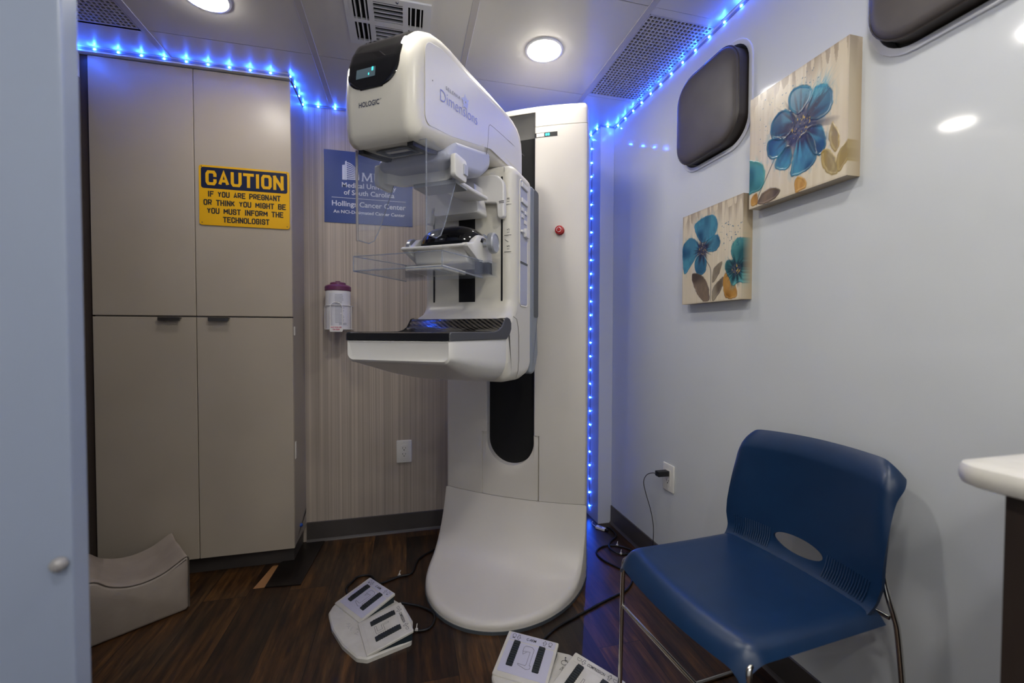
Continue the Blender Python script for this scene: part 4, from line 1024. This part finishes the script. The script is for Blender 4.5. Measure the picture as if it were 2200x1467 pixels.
# ---- face shield with its bracket
def face_shield():
    br = empty('face_shield', (0, 0, 0)); br.parent = MACH
    # bar between two clips
    v, f = pillow(rrect(-.124, 1.452, .124, 1.480, .006), .010, .003, lambda u, a, z: U(a, 1.012+u+(0 if abs(a) > .09 else -.012*math.cos(a/.09*math.pi/2)), z), 2)
    mb = MB()
    pts = [(-.112, 1.012), (-.095, 1.022), (-.080, 1.040), (-.060, 1.046), (0, 1.046), (.060, 1.046), (.080, 1.040), (.095, 1.022), (.112, 1.012)]
    pts = [(p.x, p.y) for p in cat([(a, b, 0) for a, b in pts], 5)]
    v, f = loft([[U(u, a+da, z) for da, z in ((-.007, 1.450), (.007, 1.450), (.007, 1.482), (-.007, 1.482))] for u, a in pts]); build('cross_bar', v, f, M_white, br, 30)
    for u in (-.118, .118):
        o = rrect(.985, 1.438, 1.053, 1.498, .010)
        v, f = pillow(o, .0075, .003, lambda uu, a, z: U(u+uu, a, z), 2); c = build('clip_block', v, f, M_white, br, 35)
        bevelbox('release_tab', U(u+(.007 if u > 0 else -.012), 1.030, 1.456), U(u+(.012 if u > 0 else -.007), 1.052, 1.484), M_lav, c, .002)
    bevelbox('hanger', U(-.028, 1.04, 1.470), U(.040, 1.10, 1.500), M_white, br, .004)
    bevelbox('under_plate', U(-.03, 1.03, 1.435), U(.105, 1.10, 1.447), M_silver, br, .003)
    v, f = loft([[U(u, a, z+dz) for u, z in rrect(.030, 1.438, .108, 1.450, .004, 3)] for a, dz in ((1.05, 0), (1.15, .004), (1.235, .010))]); build('support_arm', v, f, M_white, br, 35)
    # acrylic: front sheet and two wings
    fs = MB(); a0 = .885; zt_, zb_ = 1.486, 1.268
    fs.box(U(-.1, a0-.0012, 1.290), U(.1, a0+.0012, 1.492)); fs.build('front_sheet', M_clear, br, 0)
    for s in (-1, 1):
        wing = [(a0, 1.490), (a0, 1.268), (.930, 1.268), (.952, 1.279), (.972, 1.310), (.992, 1.350), (1.008, 1.385), (1.025, 1.420), (1.040, 1.455), (1.045, 1.500), (1.0, 1.500), (.94, 1.495)]
        MB().prism(wing, lambda a, b, d: U(d, a, b), s*.1, s*.1024).build('side_wing', M_clear, br, 0)
        mb = MB(); mb.tube([U(s*.1012, a, b) for a, b in wing[1:10]], .0015, 6); mb.build('wing_rim', M_clearedge, br, 60)
        MB().tube([U(s*.1008, a0, 1.266), U(s*.1008, a0, 1.492)], .0032 if s < 0 else .002, 8).build('front_rim', M_rodedge if s < 0 else M_clearedge, br, 60)
    MB().tube([U(-.1, a0, 1.492), U(.1, a0, 1.492)], .0007, 5).build('top_rim', M_clearedge, br, 60)
face_shield()
# ---- arch slider on the arm face
o = rpoly([(-.145, 1.405, .010), (-.145, 1.545, .045), (.145, 1.545, .045), (.145, 1.405, .010), (.122, 1.400, .010), (.118, 1.452, .006), (.05, 1.462, .02), (-.05, 1.462, .02), (-.118, 1.452, .006), (-.122, 1.400, .010)], 6)
v, f = pillow(o, .013, .006, lambda u, a, z: U(a, 1.294+u, z), 3); sl_ = build('arch_slider', v, f, M_white, MACH, 35, True)
v, f = loft([[U(u, a, z) for u, z in rpoly([(-.085+k*.003, 1.408+k*.002, .008), (.085-k*.003, 1.408+k*.002, .008), (.068-k*.002, 1.505, .006), (-.068+k*.002, 1.505, .006)], 3)] for k, a in ((0, 1.286), (1, 1.232), (2, 1.226))]); build('mount_block', v, f, M_white, sl_, 35)
MB().box(U(.128, 1.2799, 1.450), U(.1455, 1.281, 1.4515)).box(U(.128, 1.2799, 1.455), U(.1455, 1.281, 1.4565)).build('pointer_marks', M_ink, sl_, 0)

# ---- compression device
def compression():
    cpt = empty('compression_device', (0, 0, 0)); cpt.parent = MACH
    # black dome
    secs = []
    for k in range(9):
        ph = math.pi/2*k/8.4; r = math.cos(ph)**.75; z = 1.306+.057*math.sin(ph)
        secs.append([U(.008+.106*r*math.copysign(abs(math.cos(q))**.8, math.cos(q)), 1.205+.078*r*math.copysign(abs(math.sin(q))**.8, math.sin(q)), z) for q in np.linspace(0, 2*math.pi, 40, endpoint=False)])
    v, f = loft(secs); build('dome', v, f, M_gloss, cpt, 50)
    v, f = pillow(rpoly([(1.20, 1.30, .01), (1.24, 1.352, .03), (1.295, 1.335, .02), (1.305, 1.25, .01), (1.20, 1.25, .01)], 4), .098, .012, U); build('rear_body', v, f, M_greyblue, cpt, 35)
    # white yoke: cheeks and front lip
    for s in (-1, 1):
        o = rpoly([(1.085, 1.288, .004), (1.13, 1.296, .02), (1.165, 1.325, .02), (1.20, 1.330, .02), (1.262, 1.312, .02), (1.275, 1.245, .012), (1.20, 1.235, .01), (1.15, 1.255, .02), (1.09, 1.278, .004)], 4)
        v, f = pillow(o, .010, .004, lambda u, a, z: U(s*.100+u, a, z), 2); build('yoke_cheek', v, f, M_white, cpt, 35)
        prof = [(.0105, .108), (.0105, .127), (.020, .129), (.029, .131), (.0315, .135), (.0315, .147), (.028, .151), (.026, .1515), (.0255, .150), (.001, .150)]
        v, f = lathe(prof, 30, lambda r, t, h: U(s*h, 1.200+r*math.cos(t), 1.305+r*math.sin(t))); build('knob', v, f, M_silver, cpt, 30)
    v, f = pillow(rpoly([(1.075, 1.284, .003), (1.150, 1.296, .004), (1.150, 1.286, .004), (1.075, 1.276, .003)], 3), .104, .004, U, 2); build('front_lip', v, f, M_white, cpt, 35)
    v, f = pillow(rpoly([(1.12, 1.285, .006), (1.25, 1.292, .006), (1.25, 1.236, .008), (1.13, 1.240, .012)], 4), .088, .006, U, 3); build('clamp_body', v, f, M_white, cpt, 35)
    # clear paddle tray
    pd = MB(); hw, a0, a1, z0, z1, w_ = .131, .906, 1.145, 1.193, 1.2315, .0026
    pd.box(U(-hw, a0, z0), U(hw, a1, z0+w_)); pd.box(U(-hw, a0, z0+w_), U(hw, a0+w_, z1)); pd.box(U(-hw, a0+w_, z0+w_), U(-hw+w_, a1, z1+.012)); pd.box(U(hw-w_, a0+w_, z0+w_), U(hw, a1, z1+.012)); pd.box(U(-hw+w_, a1-w_, z0+w_), U(hw-w_, a1, z1+.02))
    pad = pd.build('paddle_tray', M_clear, cpt, 0)
    e = MB()
    for zz, r in ((z0+.001, .0020), (z1, .0014)): e.tube([U(-hw, a1, zz+(.012 if zz > 1.2 else 0)), U(-hw, a0, zz), U(hw, a0, zz), U(hw, a1, zz+(.012 if zz > 1.2 else 0))], r, 6)
    for u in (-hw, hw): e.tube([U(u, a0, z0), U(u, a0, z1)], .0016, 6)
    e.build('tray_rim', M_clearedge, pad, 40)
    r_ = MB()
    for k in range(7): r_.box(U(.095, 1.148+k*.010, 1.206), U(.150, 1.1505+k*.010, 1.246)); r_.box(U(-.150, 1.148+k*.010, 1.206), U(-.095, 1.1505+k*.010, 1.246))
    r_.box(U(-.15, 1.146, 1.2035), U(.15, 1.215, 1.206)); r_.build('ribbed_bracket', M_clear, pad, 0)
    bevelbox('slide_plate', U(-.050, 1.02, 1.205), U(.07, 1.16, 1.218), M_cream, pad, .003)
    bevelbox('slide_label', U(-.03, 1.0, 1.2015), U(.06, 1.10, 1.2045), M_greyblue, pad, .0005)
compression()

# ================================================================== FOOT SWITCHES
def plate_pts(p, o, ang):
    c, s = math.cos(ang), math.sin(ang); return [(o[0]+x*c-y*s, o[1]+x*s+y*c) for x, y in p]
def foot_switch(loc, rz, label):
    t = empty('foot_switch', loc, rz); tag(t, label, 'foot pedal', 'double foot switches of the machine')
    ol = rpoly([(.0, .0, .02), (0, -.155, .03), (.03, -.190, .03), (.115, -.222, .06), (.215, -.240, .06), (.300, -.240, .03), (.331, -.222, .012), (.376, -.086, .012), (.30, -.022, .03), (.20, .012, .03)], 6)
    v, f = loft([[(x, y, 0) for x, y in ol], [(x, y, .012) for x, y in ol], [(x, y, .016) for x, y in inset(ol, .004)]]); build('base_plate', v, f, M_pedal, t, 30)
    for k, (o, ang) in enumerate((((0, 0), 0.), ((.225, -.018), -rad(22)))):
        W_, D_ = .168, .150
        def T(x, y, z, o=o, ang=ang):     # pedal frame: x along the top edge, y downwards from it, z above the tilted plate
            rise = .044-.030*(-y/D_); q = plate_pts([(x, y)], o, ang)[0]; return (q[0], q[1], rise+z)
        wedge = MB(); vv = [T(.004, -.004, -.002), T(W_-.004, -.004, -.002), T(W_-.004, -D_+.004, -.002), T(.004, -D_+.004, -.002)]
        lowv = [(p[0], p[1], .0155) for p in vv]; wedge.add(vv+lowv, [(0,1,2,3),(7,6,5,4),(0,4,5,1),(1,5,6,2),(2,6,7,3),(3,7,4,0)]); wedge.build('housing', M_rubberblue, t, 0)
        o2 = rrect(0, -D_, W_, 0, .004, 3)
        v, f = loft([[T(x, y, -.001) for x, y in o2], [T(x, y, .005) for x, y in o2], [T(x, y, .0065) for x, y in inset(o2, .0015)]]); pl = build('pedal_plate', v, f, M_pedal, t, 30)
        MB().prism(rrect(.010, -D_+.014, W_-.008, -.032, .004, 3), lambda a, b, d: T(a, b, d), .0060, .0070).build('inlay', M_pedallav if k == 0 else M_pedal, pl, 0)
        MB().prism(rrect(.010, -.029, W_-.008, -.003, .003, 3), lambda a, b, d: T(a, b, d), .0060, .0070).build('header_inlay', M_pedallav if k == 0 else M_pedal, pl, 0)
        for x in (.030, .112):
            mb = MB(); n = 11
            for i in range(n):
                y0 = -.032-.082*i/n; y1 = -.032-.082*(i+.72)/n; e = .004 if i in (0, n-1) else 0
                mb.add([T(x, y0, .007), T(x+.021, y0, .007), T(x+.021, y1, .007), T(x, y1, .007), T(x+.001, y0, .013-e), T(x+.020, y0, .013-e), T(x+.020, y1, .013-e), T(x+.001, y1, .013-e)], [(0,1,2,3),(7,6,5,4),(0,4,5,1),(1,5,6,2),(2,6,7,3),(3,7,4,0)])
            mb.add([T(x+.001, -.032, .007), T(x+.020, -.032, .007), T(x+.020, -.114, .007), T(x+.001, -.114, .007), T(x+.001, -.032, .0115), T(x+.020, -.032, .0115), T(x+.020, -.114, .0115), T(x+.001, -.114, .0115)], [(0,1,2,3),(7,6,5,4),(0,4,5,1),(1,5,6,2),(2,6,7,3),(3,7,4,0)])
            mb.build('rubber_grip', M_rubber, pl, 0)
        mb = MB(); FP = lambda a, b: T(a, b, .0074)
        text_into(mb, 'C-ARM' if k == 0 else 'COMPRESSION', .0125, FP, .082, -.0205, 'CENTER', width=.032 if k == 0 else .058, bold=.0002)
        arr = lambda x, s: [[(x-.0028, -.006*0-.016+s*.007*-1), (x-.0028, -.016+s*.001), (x-.0065, -.016+s*.001), (x, -.016+s*.009), (x+.0065, -.016+s*.001), (x+.0028, -.016+s*.001), (x+.0028, -.016-s*.007), (x-.0028, -.016-s*.007)]]
        strokes(mb, arr(.040, -1), FP, .0011); strokes(mb, arr(.126, 1), FP, .0011)
        for x in (.024, .144):
            if k == 0:
                strokes(mb, [[(x+.0055*math.cos(q), -.013+.0055*math.sin(q)) for q in np.linspace(-.9, 4.04, 12)]], FP, .0011); strokes(mb, [[(x-.004, -.0195), (x+.004, -.0195)], [(x-.004, -.022), (x+.004, -.022)]], FP, .0014)
            else:
                strokes(mb, [[(x-.007, -.012), (x+.007, -.012), (x+.006, -.017), (x+.003, -.0195), (x-.003, -.0195), (x-.006, -.017), (x-.007, -.012)]], FP, .001)
        if k == 0:
            g = [(.067, -.045), (.072, -.039), (.092, -.039), (.100, -.046), (.100, -.098), (.104, -.098), (.104, -.108), (.094, -.112), (.066, -.104), (.064, -.100), (.088, -.101), (.090, -.096), (.090, -.056), (.067, -.058), (.067, -.045)]
            strokes(mb, [g, [(.068, -.058), (.070, -.068), (.080, -.058)]], FP, .0009)
        else:
            strokes(mb, [[(.066, -.060), (.072, -.060), (.072, -.078), (.098, -.078), (.098, -.106), (.060, -.106), (.060, -.100), (.088, -.100), (.088, -.084), (.066, -.084), (.066, -.060)]], FP, .0009)
        mb.build('printed_marks', M_ink, pl, 0)
    mb = MB(); FB = lambda x, y: (.191+x*.8, -.026+y*.8, .0172)
    strokes(mb, [[(.002+.0115*math.cos(q), -.006+.0115*math.sin(q)) for q in np.linspace(.9, 5.6, 16)]], FB, .0017); strokes(mb, [[(.001, .016), (.003, .003), (.012, .003), (.017, -.012), (.022, -.012)], [(.002, .009), (.010, .008)]], FB, .0018)
    mb.add([FB(.001+.003*math.cos(q), .020+.003*math.sin(q)) for q in np.linspace(0, 5.5, 8)], [tuple(range(8))])
    strokes(mb, [[(-.008, -.045), (.012, -.045), (.002, -.027), (-.008, -.045)]], FB, .0010); strokes(mb, [[(.002, -.033), (.002, -.039)], [(.002, -.0415), (.002, -.0425)]], FB, .0020)
    mb.build('warning_icons', M_ink, t, 0)
    if rz < -rad(45):
        mb = MB(); rr = random.Random(5); pts = []
        for k in range(5):
            x = .135+k*.017; strokes(mb, [[(x+rr.uniform(-.004, .012), -.180+rr.uniform(-.010, .012)) for _ in range(5)]], lambda a, b: (a, b, .0164), .0007)
        mb.build('pen_scribble', M_inkgrey, t, 0)
    return t
foot_switch((-.143, 1.771, 0), -math.atan2(.798, .603), 'white double foot switch with pen scribble, left of the machine base')
foot_switch((.328, 1.343, 0), -math.atan2(.56, .829), 'white double foot switch before the machine base, cut by the bottom edge')

# ---- cables on the floor
def cable(name, pts, r, label, ties=()):
    c = cat(pts, 8); o = c[0]; t = empty(name, o); tag(t, label, 'cable', 'black cables on the floor')
    MB().tube([p-o for p in c], r, 8).build('cord', M_cable, t, 60)
    for (x, y, ang) in ties:
        p = Vector((x, y, .008))-o; d = Vector((math.cos(ang), math.sin(ang), .0))
        MB().tube([p-d*.004, p+d*.004], .0052, 8).tube([p+Vector((0, 0, .003)), p+d*.010+Vector((0, 0, .012)), p+d*.016+Vector((0, 0, .010))], .0016, 5).build('cable_tie', M_tie, t, 0)
    return t
z_ = .0048
cable('pedal_cable', [(.20, 2.10, z_), (.138, 2.03, z_), (.054, 1.952, z_), (.021, 1.845, z_), (-.03, 1.829, z_), (-.09, 1.80, z_), (-.12, 1.785, .010)], .0042, 'black cable with a white tie running from the left foot switch behind the machine', [(-.031, 1.834, 1.2)])
cable('pedal_cable', [(-.215, 1.72, .006), (-.235, 1.79, z_), (-.219, 1.834, z_), (-.198, 1.868, z_), (-.151, 1.866, z_), (-.125, 1.82, .005), (-.105, 1.78, .008)], .0042, 'short black cable loop behind the upper corner of the left foot switch')
cable('pedal_cable', [(-.02, 1.64, .010), (.044, 1.612, z_), (.090, 1.566, z_), (.096, 1.522, z_), (.075, 1.482, z_), (.035, 1.478, z_), (.0, 1.490, .010)], .0042, 'black cable loop with a white tie between the left foot switch and machine base', [(.032, 1.479, 1.4)])
cable('pedal_cable', [(.43, 1.31, .012), (.455, 1.344, z_), (.516, 1.383, z_), (.621, 1.426, z_), (.763, 1.483, z_), (.849, 1.514, z_), (.911, 1.574, z_), (.916, 1.633, z_), (.867, 1.733, z_), (.858, 1.797, z_), (.881, 1.835, z_), (.929, 1.859, z_), (.984, 1.846, z_), (1.028, 1.80, z_), (1.018, 1.772, z_), (.966, 1.770, z_), (.935, 1.815, z_+.006), (.965, 1.88, z_), (1.03, 1.938, z_), (1.038, 2.01, z_), (1.025, 2.035, z_)], .0042, 'long tangled black cable with white ties from the front foot switch to the back corner', [(.986, 1.846, .9), (.965, 1.771, .9)])
tdg = empty('led_controller', (.988, 2.030, 0)); tag(tdg, 'small white LED controller on the floor at the foot of the corner post', 'controller'); tdg.rotation_euler = (0, 0, rad(-55))
bevelbox('body', (-.026, -.011, .001), (.026, .011, .013), M_white, tdg, .002)
MB().tube(cat([(-.026, 0, .007), (-.05, .01, .006), (-.07, .03, .004), (-.075, .05, .004)], 5), .002, 6).build('lead', M_tie, tdg, 60)
bevelbox('plug', (.026, -.006, .002), (.045, .006, .011), M_black, tdg, .002)
MB().box((-.008, -.004, .0131), (.008, .004, .0135)).build('label_window', M_grey, tdg, 0)

# loose floor plank and the strip of bare subfloor next to it
lp = empty('loose_floor_plank', (-.47, 2.05, 0)); tag(lp, 'loose dark floor plank lying in front of the tall cabinet corner', 'floor plank')
PB = lambda p, z: (p[0]+.47, p[1]-2.05, z)
mb = MB(); q = [(-.556, 1.882), (-.420, 1.868), (-.392, 2.232), (-.486, 2.232), (-.548, 2.055)]
mb.add([PB(p, .0005) for p in q]+[PB(p, .005) for p in q], [tuple(range(5))[::-1], tuple(range(5, 10))]+[(i, (i+1) % 5, 5+(i+1) % 5, 5+i) for i in range(5)])
mb.build('board', noisy('dark_plank', '#15100d', '#1d1612', .33, (30, 3, 1)), lp, 0)
mb = MB(); q = [(-.600, 1.886), (-.558, 1.886), (-.551, 2.052), (-.573, 2.052)]
sf = MB().add([(p[0], p[1], z) for z in (.0002, .0010) for p in q], [(0,1,2,3),(7,6,5,4),(0,4,5,1),(1,5,6,2),(2,6,7,3),(3,7,4,0)]).build('subfloor_strip', M_gold, None, 0); tag(sf, 'strip of bare tan subfloor beside the loose plank', 'subfloor')

# ================================================================== BOLSTER
def bolster():
    ang = math.atan2(.574, .82); t = empty('leg_bolster', (-.785, 1.803, 0), ang); tag(t, 'taupe vinyl positioning cushion with scooped top on the floor by the cabinet', 'cushion')
    top = [(-.30, .195), (-.285, .212), (-.262, .216), (-.243, .208), (-.225, .190), (-.205, .176), (-.170, .162), (-.133, .157), (-.10, .160), (-.07, .168), (-.05, .178), (-.03, .189), (-.014, .198), (-.004, .1995), (.0, .193)]
    bot = [(.0, .012), (-.010, .001), (-.29, .001), (-.30, .012)]
    tp = [(p.x, p.y) for p in cat([(a, b, 0) for a, b in top], 4)]
    prof = tp+bot; D = .258
    secs = []
    lay = [(0, .010), (.003, .004), (.008, .0), (.05, 0), (.12, 0), (.19, 0), (D-.008, 0), (D-.003, .004), (D, .010)]
    for d, e in lay:
        ip = inset(prof, e) if e else prof; sagz = 0
        secs.append([(a, d, b+(.010*math.exp(-((d-.245)/.03)**2) if b > .1 else 0)+(.0016*math.sin(d*60+a*40) if b > .1 and .01 < d < D-.02 else 0)) for a, b in ip])
    v, f = loft(secs); build('body', v, f, M_bolster, t, 50)
    MB().tube([(a, .0045, b-.001) for a, b in tp[::2]]+[(.0, .004, .05), (.0, .004, .01)], .0022, 6).build('piping', M_pipe, t, 60)
bolster()

# ================================================================== CHAIR
def chair():
    cx, cy = .775, .845; t = empty('stacking_chair', (cx, cy, 0), math.pi/2+rad(4.5)); tag(t, 'navy plastic stacking chair with chrome wire frame against the white wall', 'chair')
    # local: +y is the direction the sitter faces, x across
    def shell(fn, ns, nt, th, hole=None):
        P = [[Vector(fn(-1+2*i/ns, j/nt)) for i in range(ns+1)] for j in range(nt+1)]
        bm = bmesh.new(); vs_ = [[bm.verts.new(p) for p in r] for r in P]; st = {}
        for j in range(nt+1):
            for i in range(ns+1): st[vs_[j][i]] = (-1+2*i/ns, j/nt)
        for j in range(nt):
            for i in range(ns): bm.faces.new((vs_[j][i], vs_[j][i+1], vs_[j+1][i+1], vs_[j+1][i]))
        if hole:
            hs, ht, rs, rt = hole; inside = lambda v: ((st[v][0]-hs)/rs)**2+((st[v][1]-ht)/rt)**2 < 1
            dead = [f_ for f_ in bm.faces if any(inside(v) for v in f_.verts)]
            ring = {v for f_ in dead for v in f_.verts if not inside(v)}
            bmesh.ops.delete(bm, geom=dead, context='FACES')
            bmesh.ops.delete(bm, geom=[v for v in bm.verts if not v.link_faces], context='VERTS')
            for v in ring:
                if v.is_valid and v.link_faces:
                    a, b = (st[v][0]-hs)/rs, (st[v][1]-ht)/rt; L_ = math.hypot(a, b); v.co = Vector(fn(hs+a/L_*rs, ht+b/L_*rt))
        bm.normal_update(); bmesh.ops.solidify(bm, geom=bm.faces[:], thickness=th)
        bmesh.ops.recalc_face_normals(bm, faces=bm.faces)
        me = bpy.data.meshes.new('m'); bm.to_mesh(me); bm.free(); return me
    def seat(s, q):       # q 0 rear .. 1 front
        hw = .199+.003*math.sin(min(1, q)*math.pi/2) - .02*max(0, (q-.85)/.15)**2*0
        y = -.175+.385*q; x = s*hw
        z = .447-.010*math.sin(math.pi*min(1, q/.9))*(1-s*s)+.004*q
        z -= .022*max(0, (abs(s)-.86)/.14)**2
        if q > .84: e = (q-.84)/.16; z -= .040*e*e; y -= .012*e*e; y -= .055*abs(s)**3*e*0
        y += .022*(1-s*s)*q
        if q > .8: x *= 1-.035*((q-.8)/.2)**2
        return (x, y, z)
    fin('seat', shell(seat, 40, 44, -.007), M_blue, t, 50, False)
    def back(s, q):       # q 0 bottom .. 1 top
        hw = .188+.014*min(1, q/.22)+.008*max(0, (q-.75)/.25)**2
        ztop = .764-.004*s-.010*s*s-.034*max(0, (abs(s)-.74)/.26)**3
        z0 = .446; z = z0+(ztop-z0)*q
        if q > .90: hw -= .014*((q-.90)/.10)**2.2
        x = s*hw
        y = -.176-.046*q-.010*math.sin(q*math.pi)+.040*s*s*(.35+.65*math.sin(math.pi*min(1, q*.9+.02)))
        if q < .12: y += .020*((.12-q)/.12)**2
        if q > .84: e = (q-.84)/.16; y -= .026*e**1.6
        e2 = max(0, (abs(s)-.86)/.14); y -= .026*e2*e2*max(0, q-.35)**1.0
        return (x, y, z)
    bk = fin('backrest', shell(back, 72, 72, -.007, (0.0, .155, .33, .062)), M_blue, t, 50, False)
    for side in (-1, 1):
        mb = MB()
        for k in range(17):
            sx = side*(.38+.50*k/16)
            a, b, c = Vector(back(sx, .045)), Vector(back(sx, .12)), Vector(back(sx, .20)); d = Vector((0, .0008, 0)); mb.tube([a+d, b+d, c+d], .0016, 5)
        mb.build('rib_texture', M_blue, bk, 60)
    # wire frame
    R = .0058; rr = MB()
    side = lambda s: cat([(s*.215, -.255, .62), (s*.213, -.250, .58)], 2)
    for s in (-1, 1):
        front = [(s*.190, .150, .432), (s*.196, .180, .425), (s*.200, .190, .405), (s*.203, .192, .30), (s*.206, .194, .10), (s*.207, .194, .025), (s*.207, .186, .0075), (s*.207, .160, .0062), (s*.206, 0, .006), (s*.206, -.215, .006), (s*.206, -.245, .0075), (s*.206, -.256, .022), (s*.207, -.252, .06), (s*.207, -.232, .25), (s*.205, -.212, .40), (s*.203, -.202, .44), (s*.196, -.198, .47), (s*.186, -.200, .50), (s*.177, -.206, .54), (s*.172, -.216, .60)]
        MB().tube(cat(front, 5), R, 10).build('leg_frame', M_chrome, t, 60)
    MB().tube([(-.203, .192, .295), (.203, .192, .295)], R*.85, 10).build('front_crossbar', M_chrome, t, 60)
    MB().tube([(-.198, -.196, .436), (.198, -.196, .436)], R*.8, 8).tube([(-.19, .150, .431), (.19, .150, .431)], R*.85, 8).tube([(-.17, -.19, .431), (-.17, .150, .431)], R*.85, 8).tube([(.17, -.19, .431), (.17, .150, .431)], R*.85, 8).build('seat_frame', M_chrome, t, 60)
chair()

# ================================================================== COUNTER AT THE RIGHT EDGE
ct = empty('countertop', (.89, .1, .835)); tag(ct, 'off-white countertop with rounded corner at the right edge, on a dark cabinet', 'countertop')
o = rpoly([(.711, .415, .035), (.711, -.30, .01), (XR, -.30, 0), (XR, .415, 0)], 8); o = [(a-.89, b-.1) for a, b in o]
secs = [[(a, b, z) for a, b in inset(o, e)] if e else [(a, b, z) for a, b in o] for z, e in ((.0, .010), (.003, .003), (.009, .0003), (.0155, 0), (.022, .0003), (.028, .003), (.031, .010))]
v, f = loft(secs); build('slab', v, f, M_counter, ct, 40)
bc = empty('base_cabinet', (.9, .03, 0)); tag(bc, 'dark walnut base cabinet under the off-white countertop at the right edge', 'cabinet')
MB().box((.727-.9, -.30-.03, 0), (XR-.9, .362-.03, .834)).build('carcass', M_walnut, bc, 0)
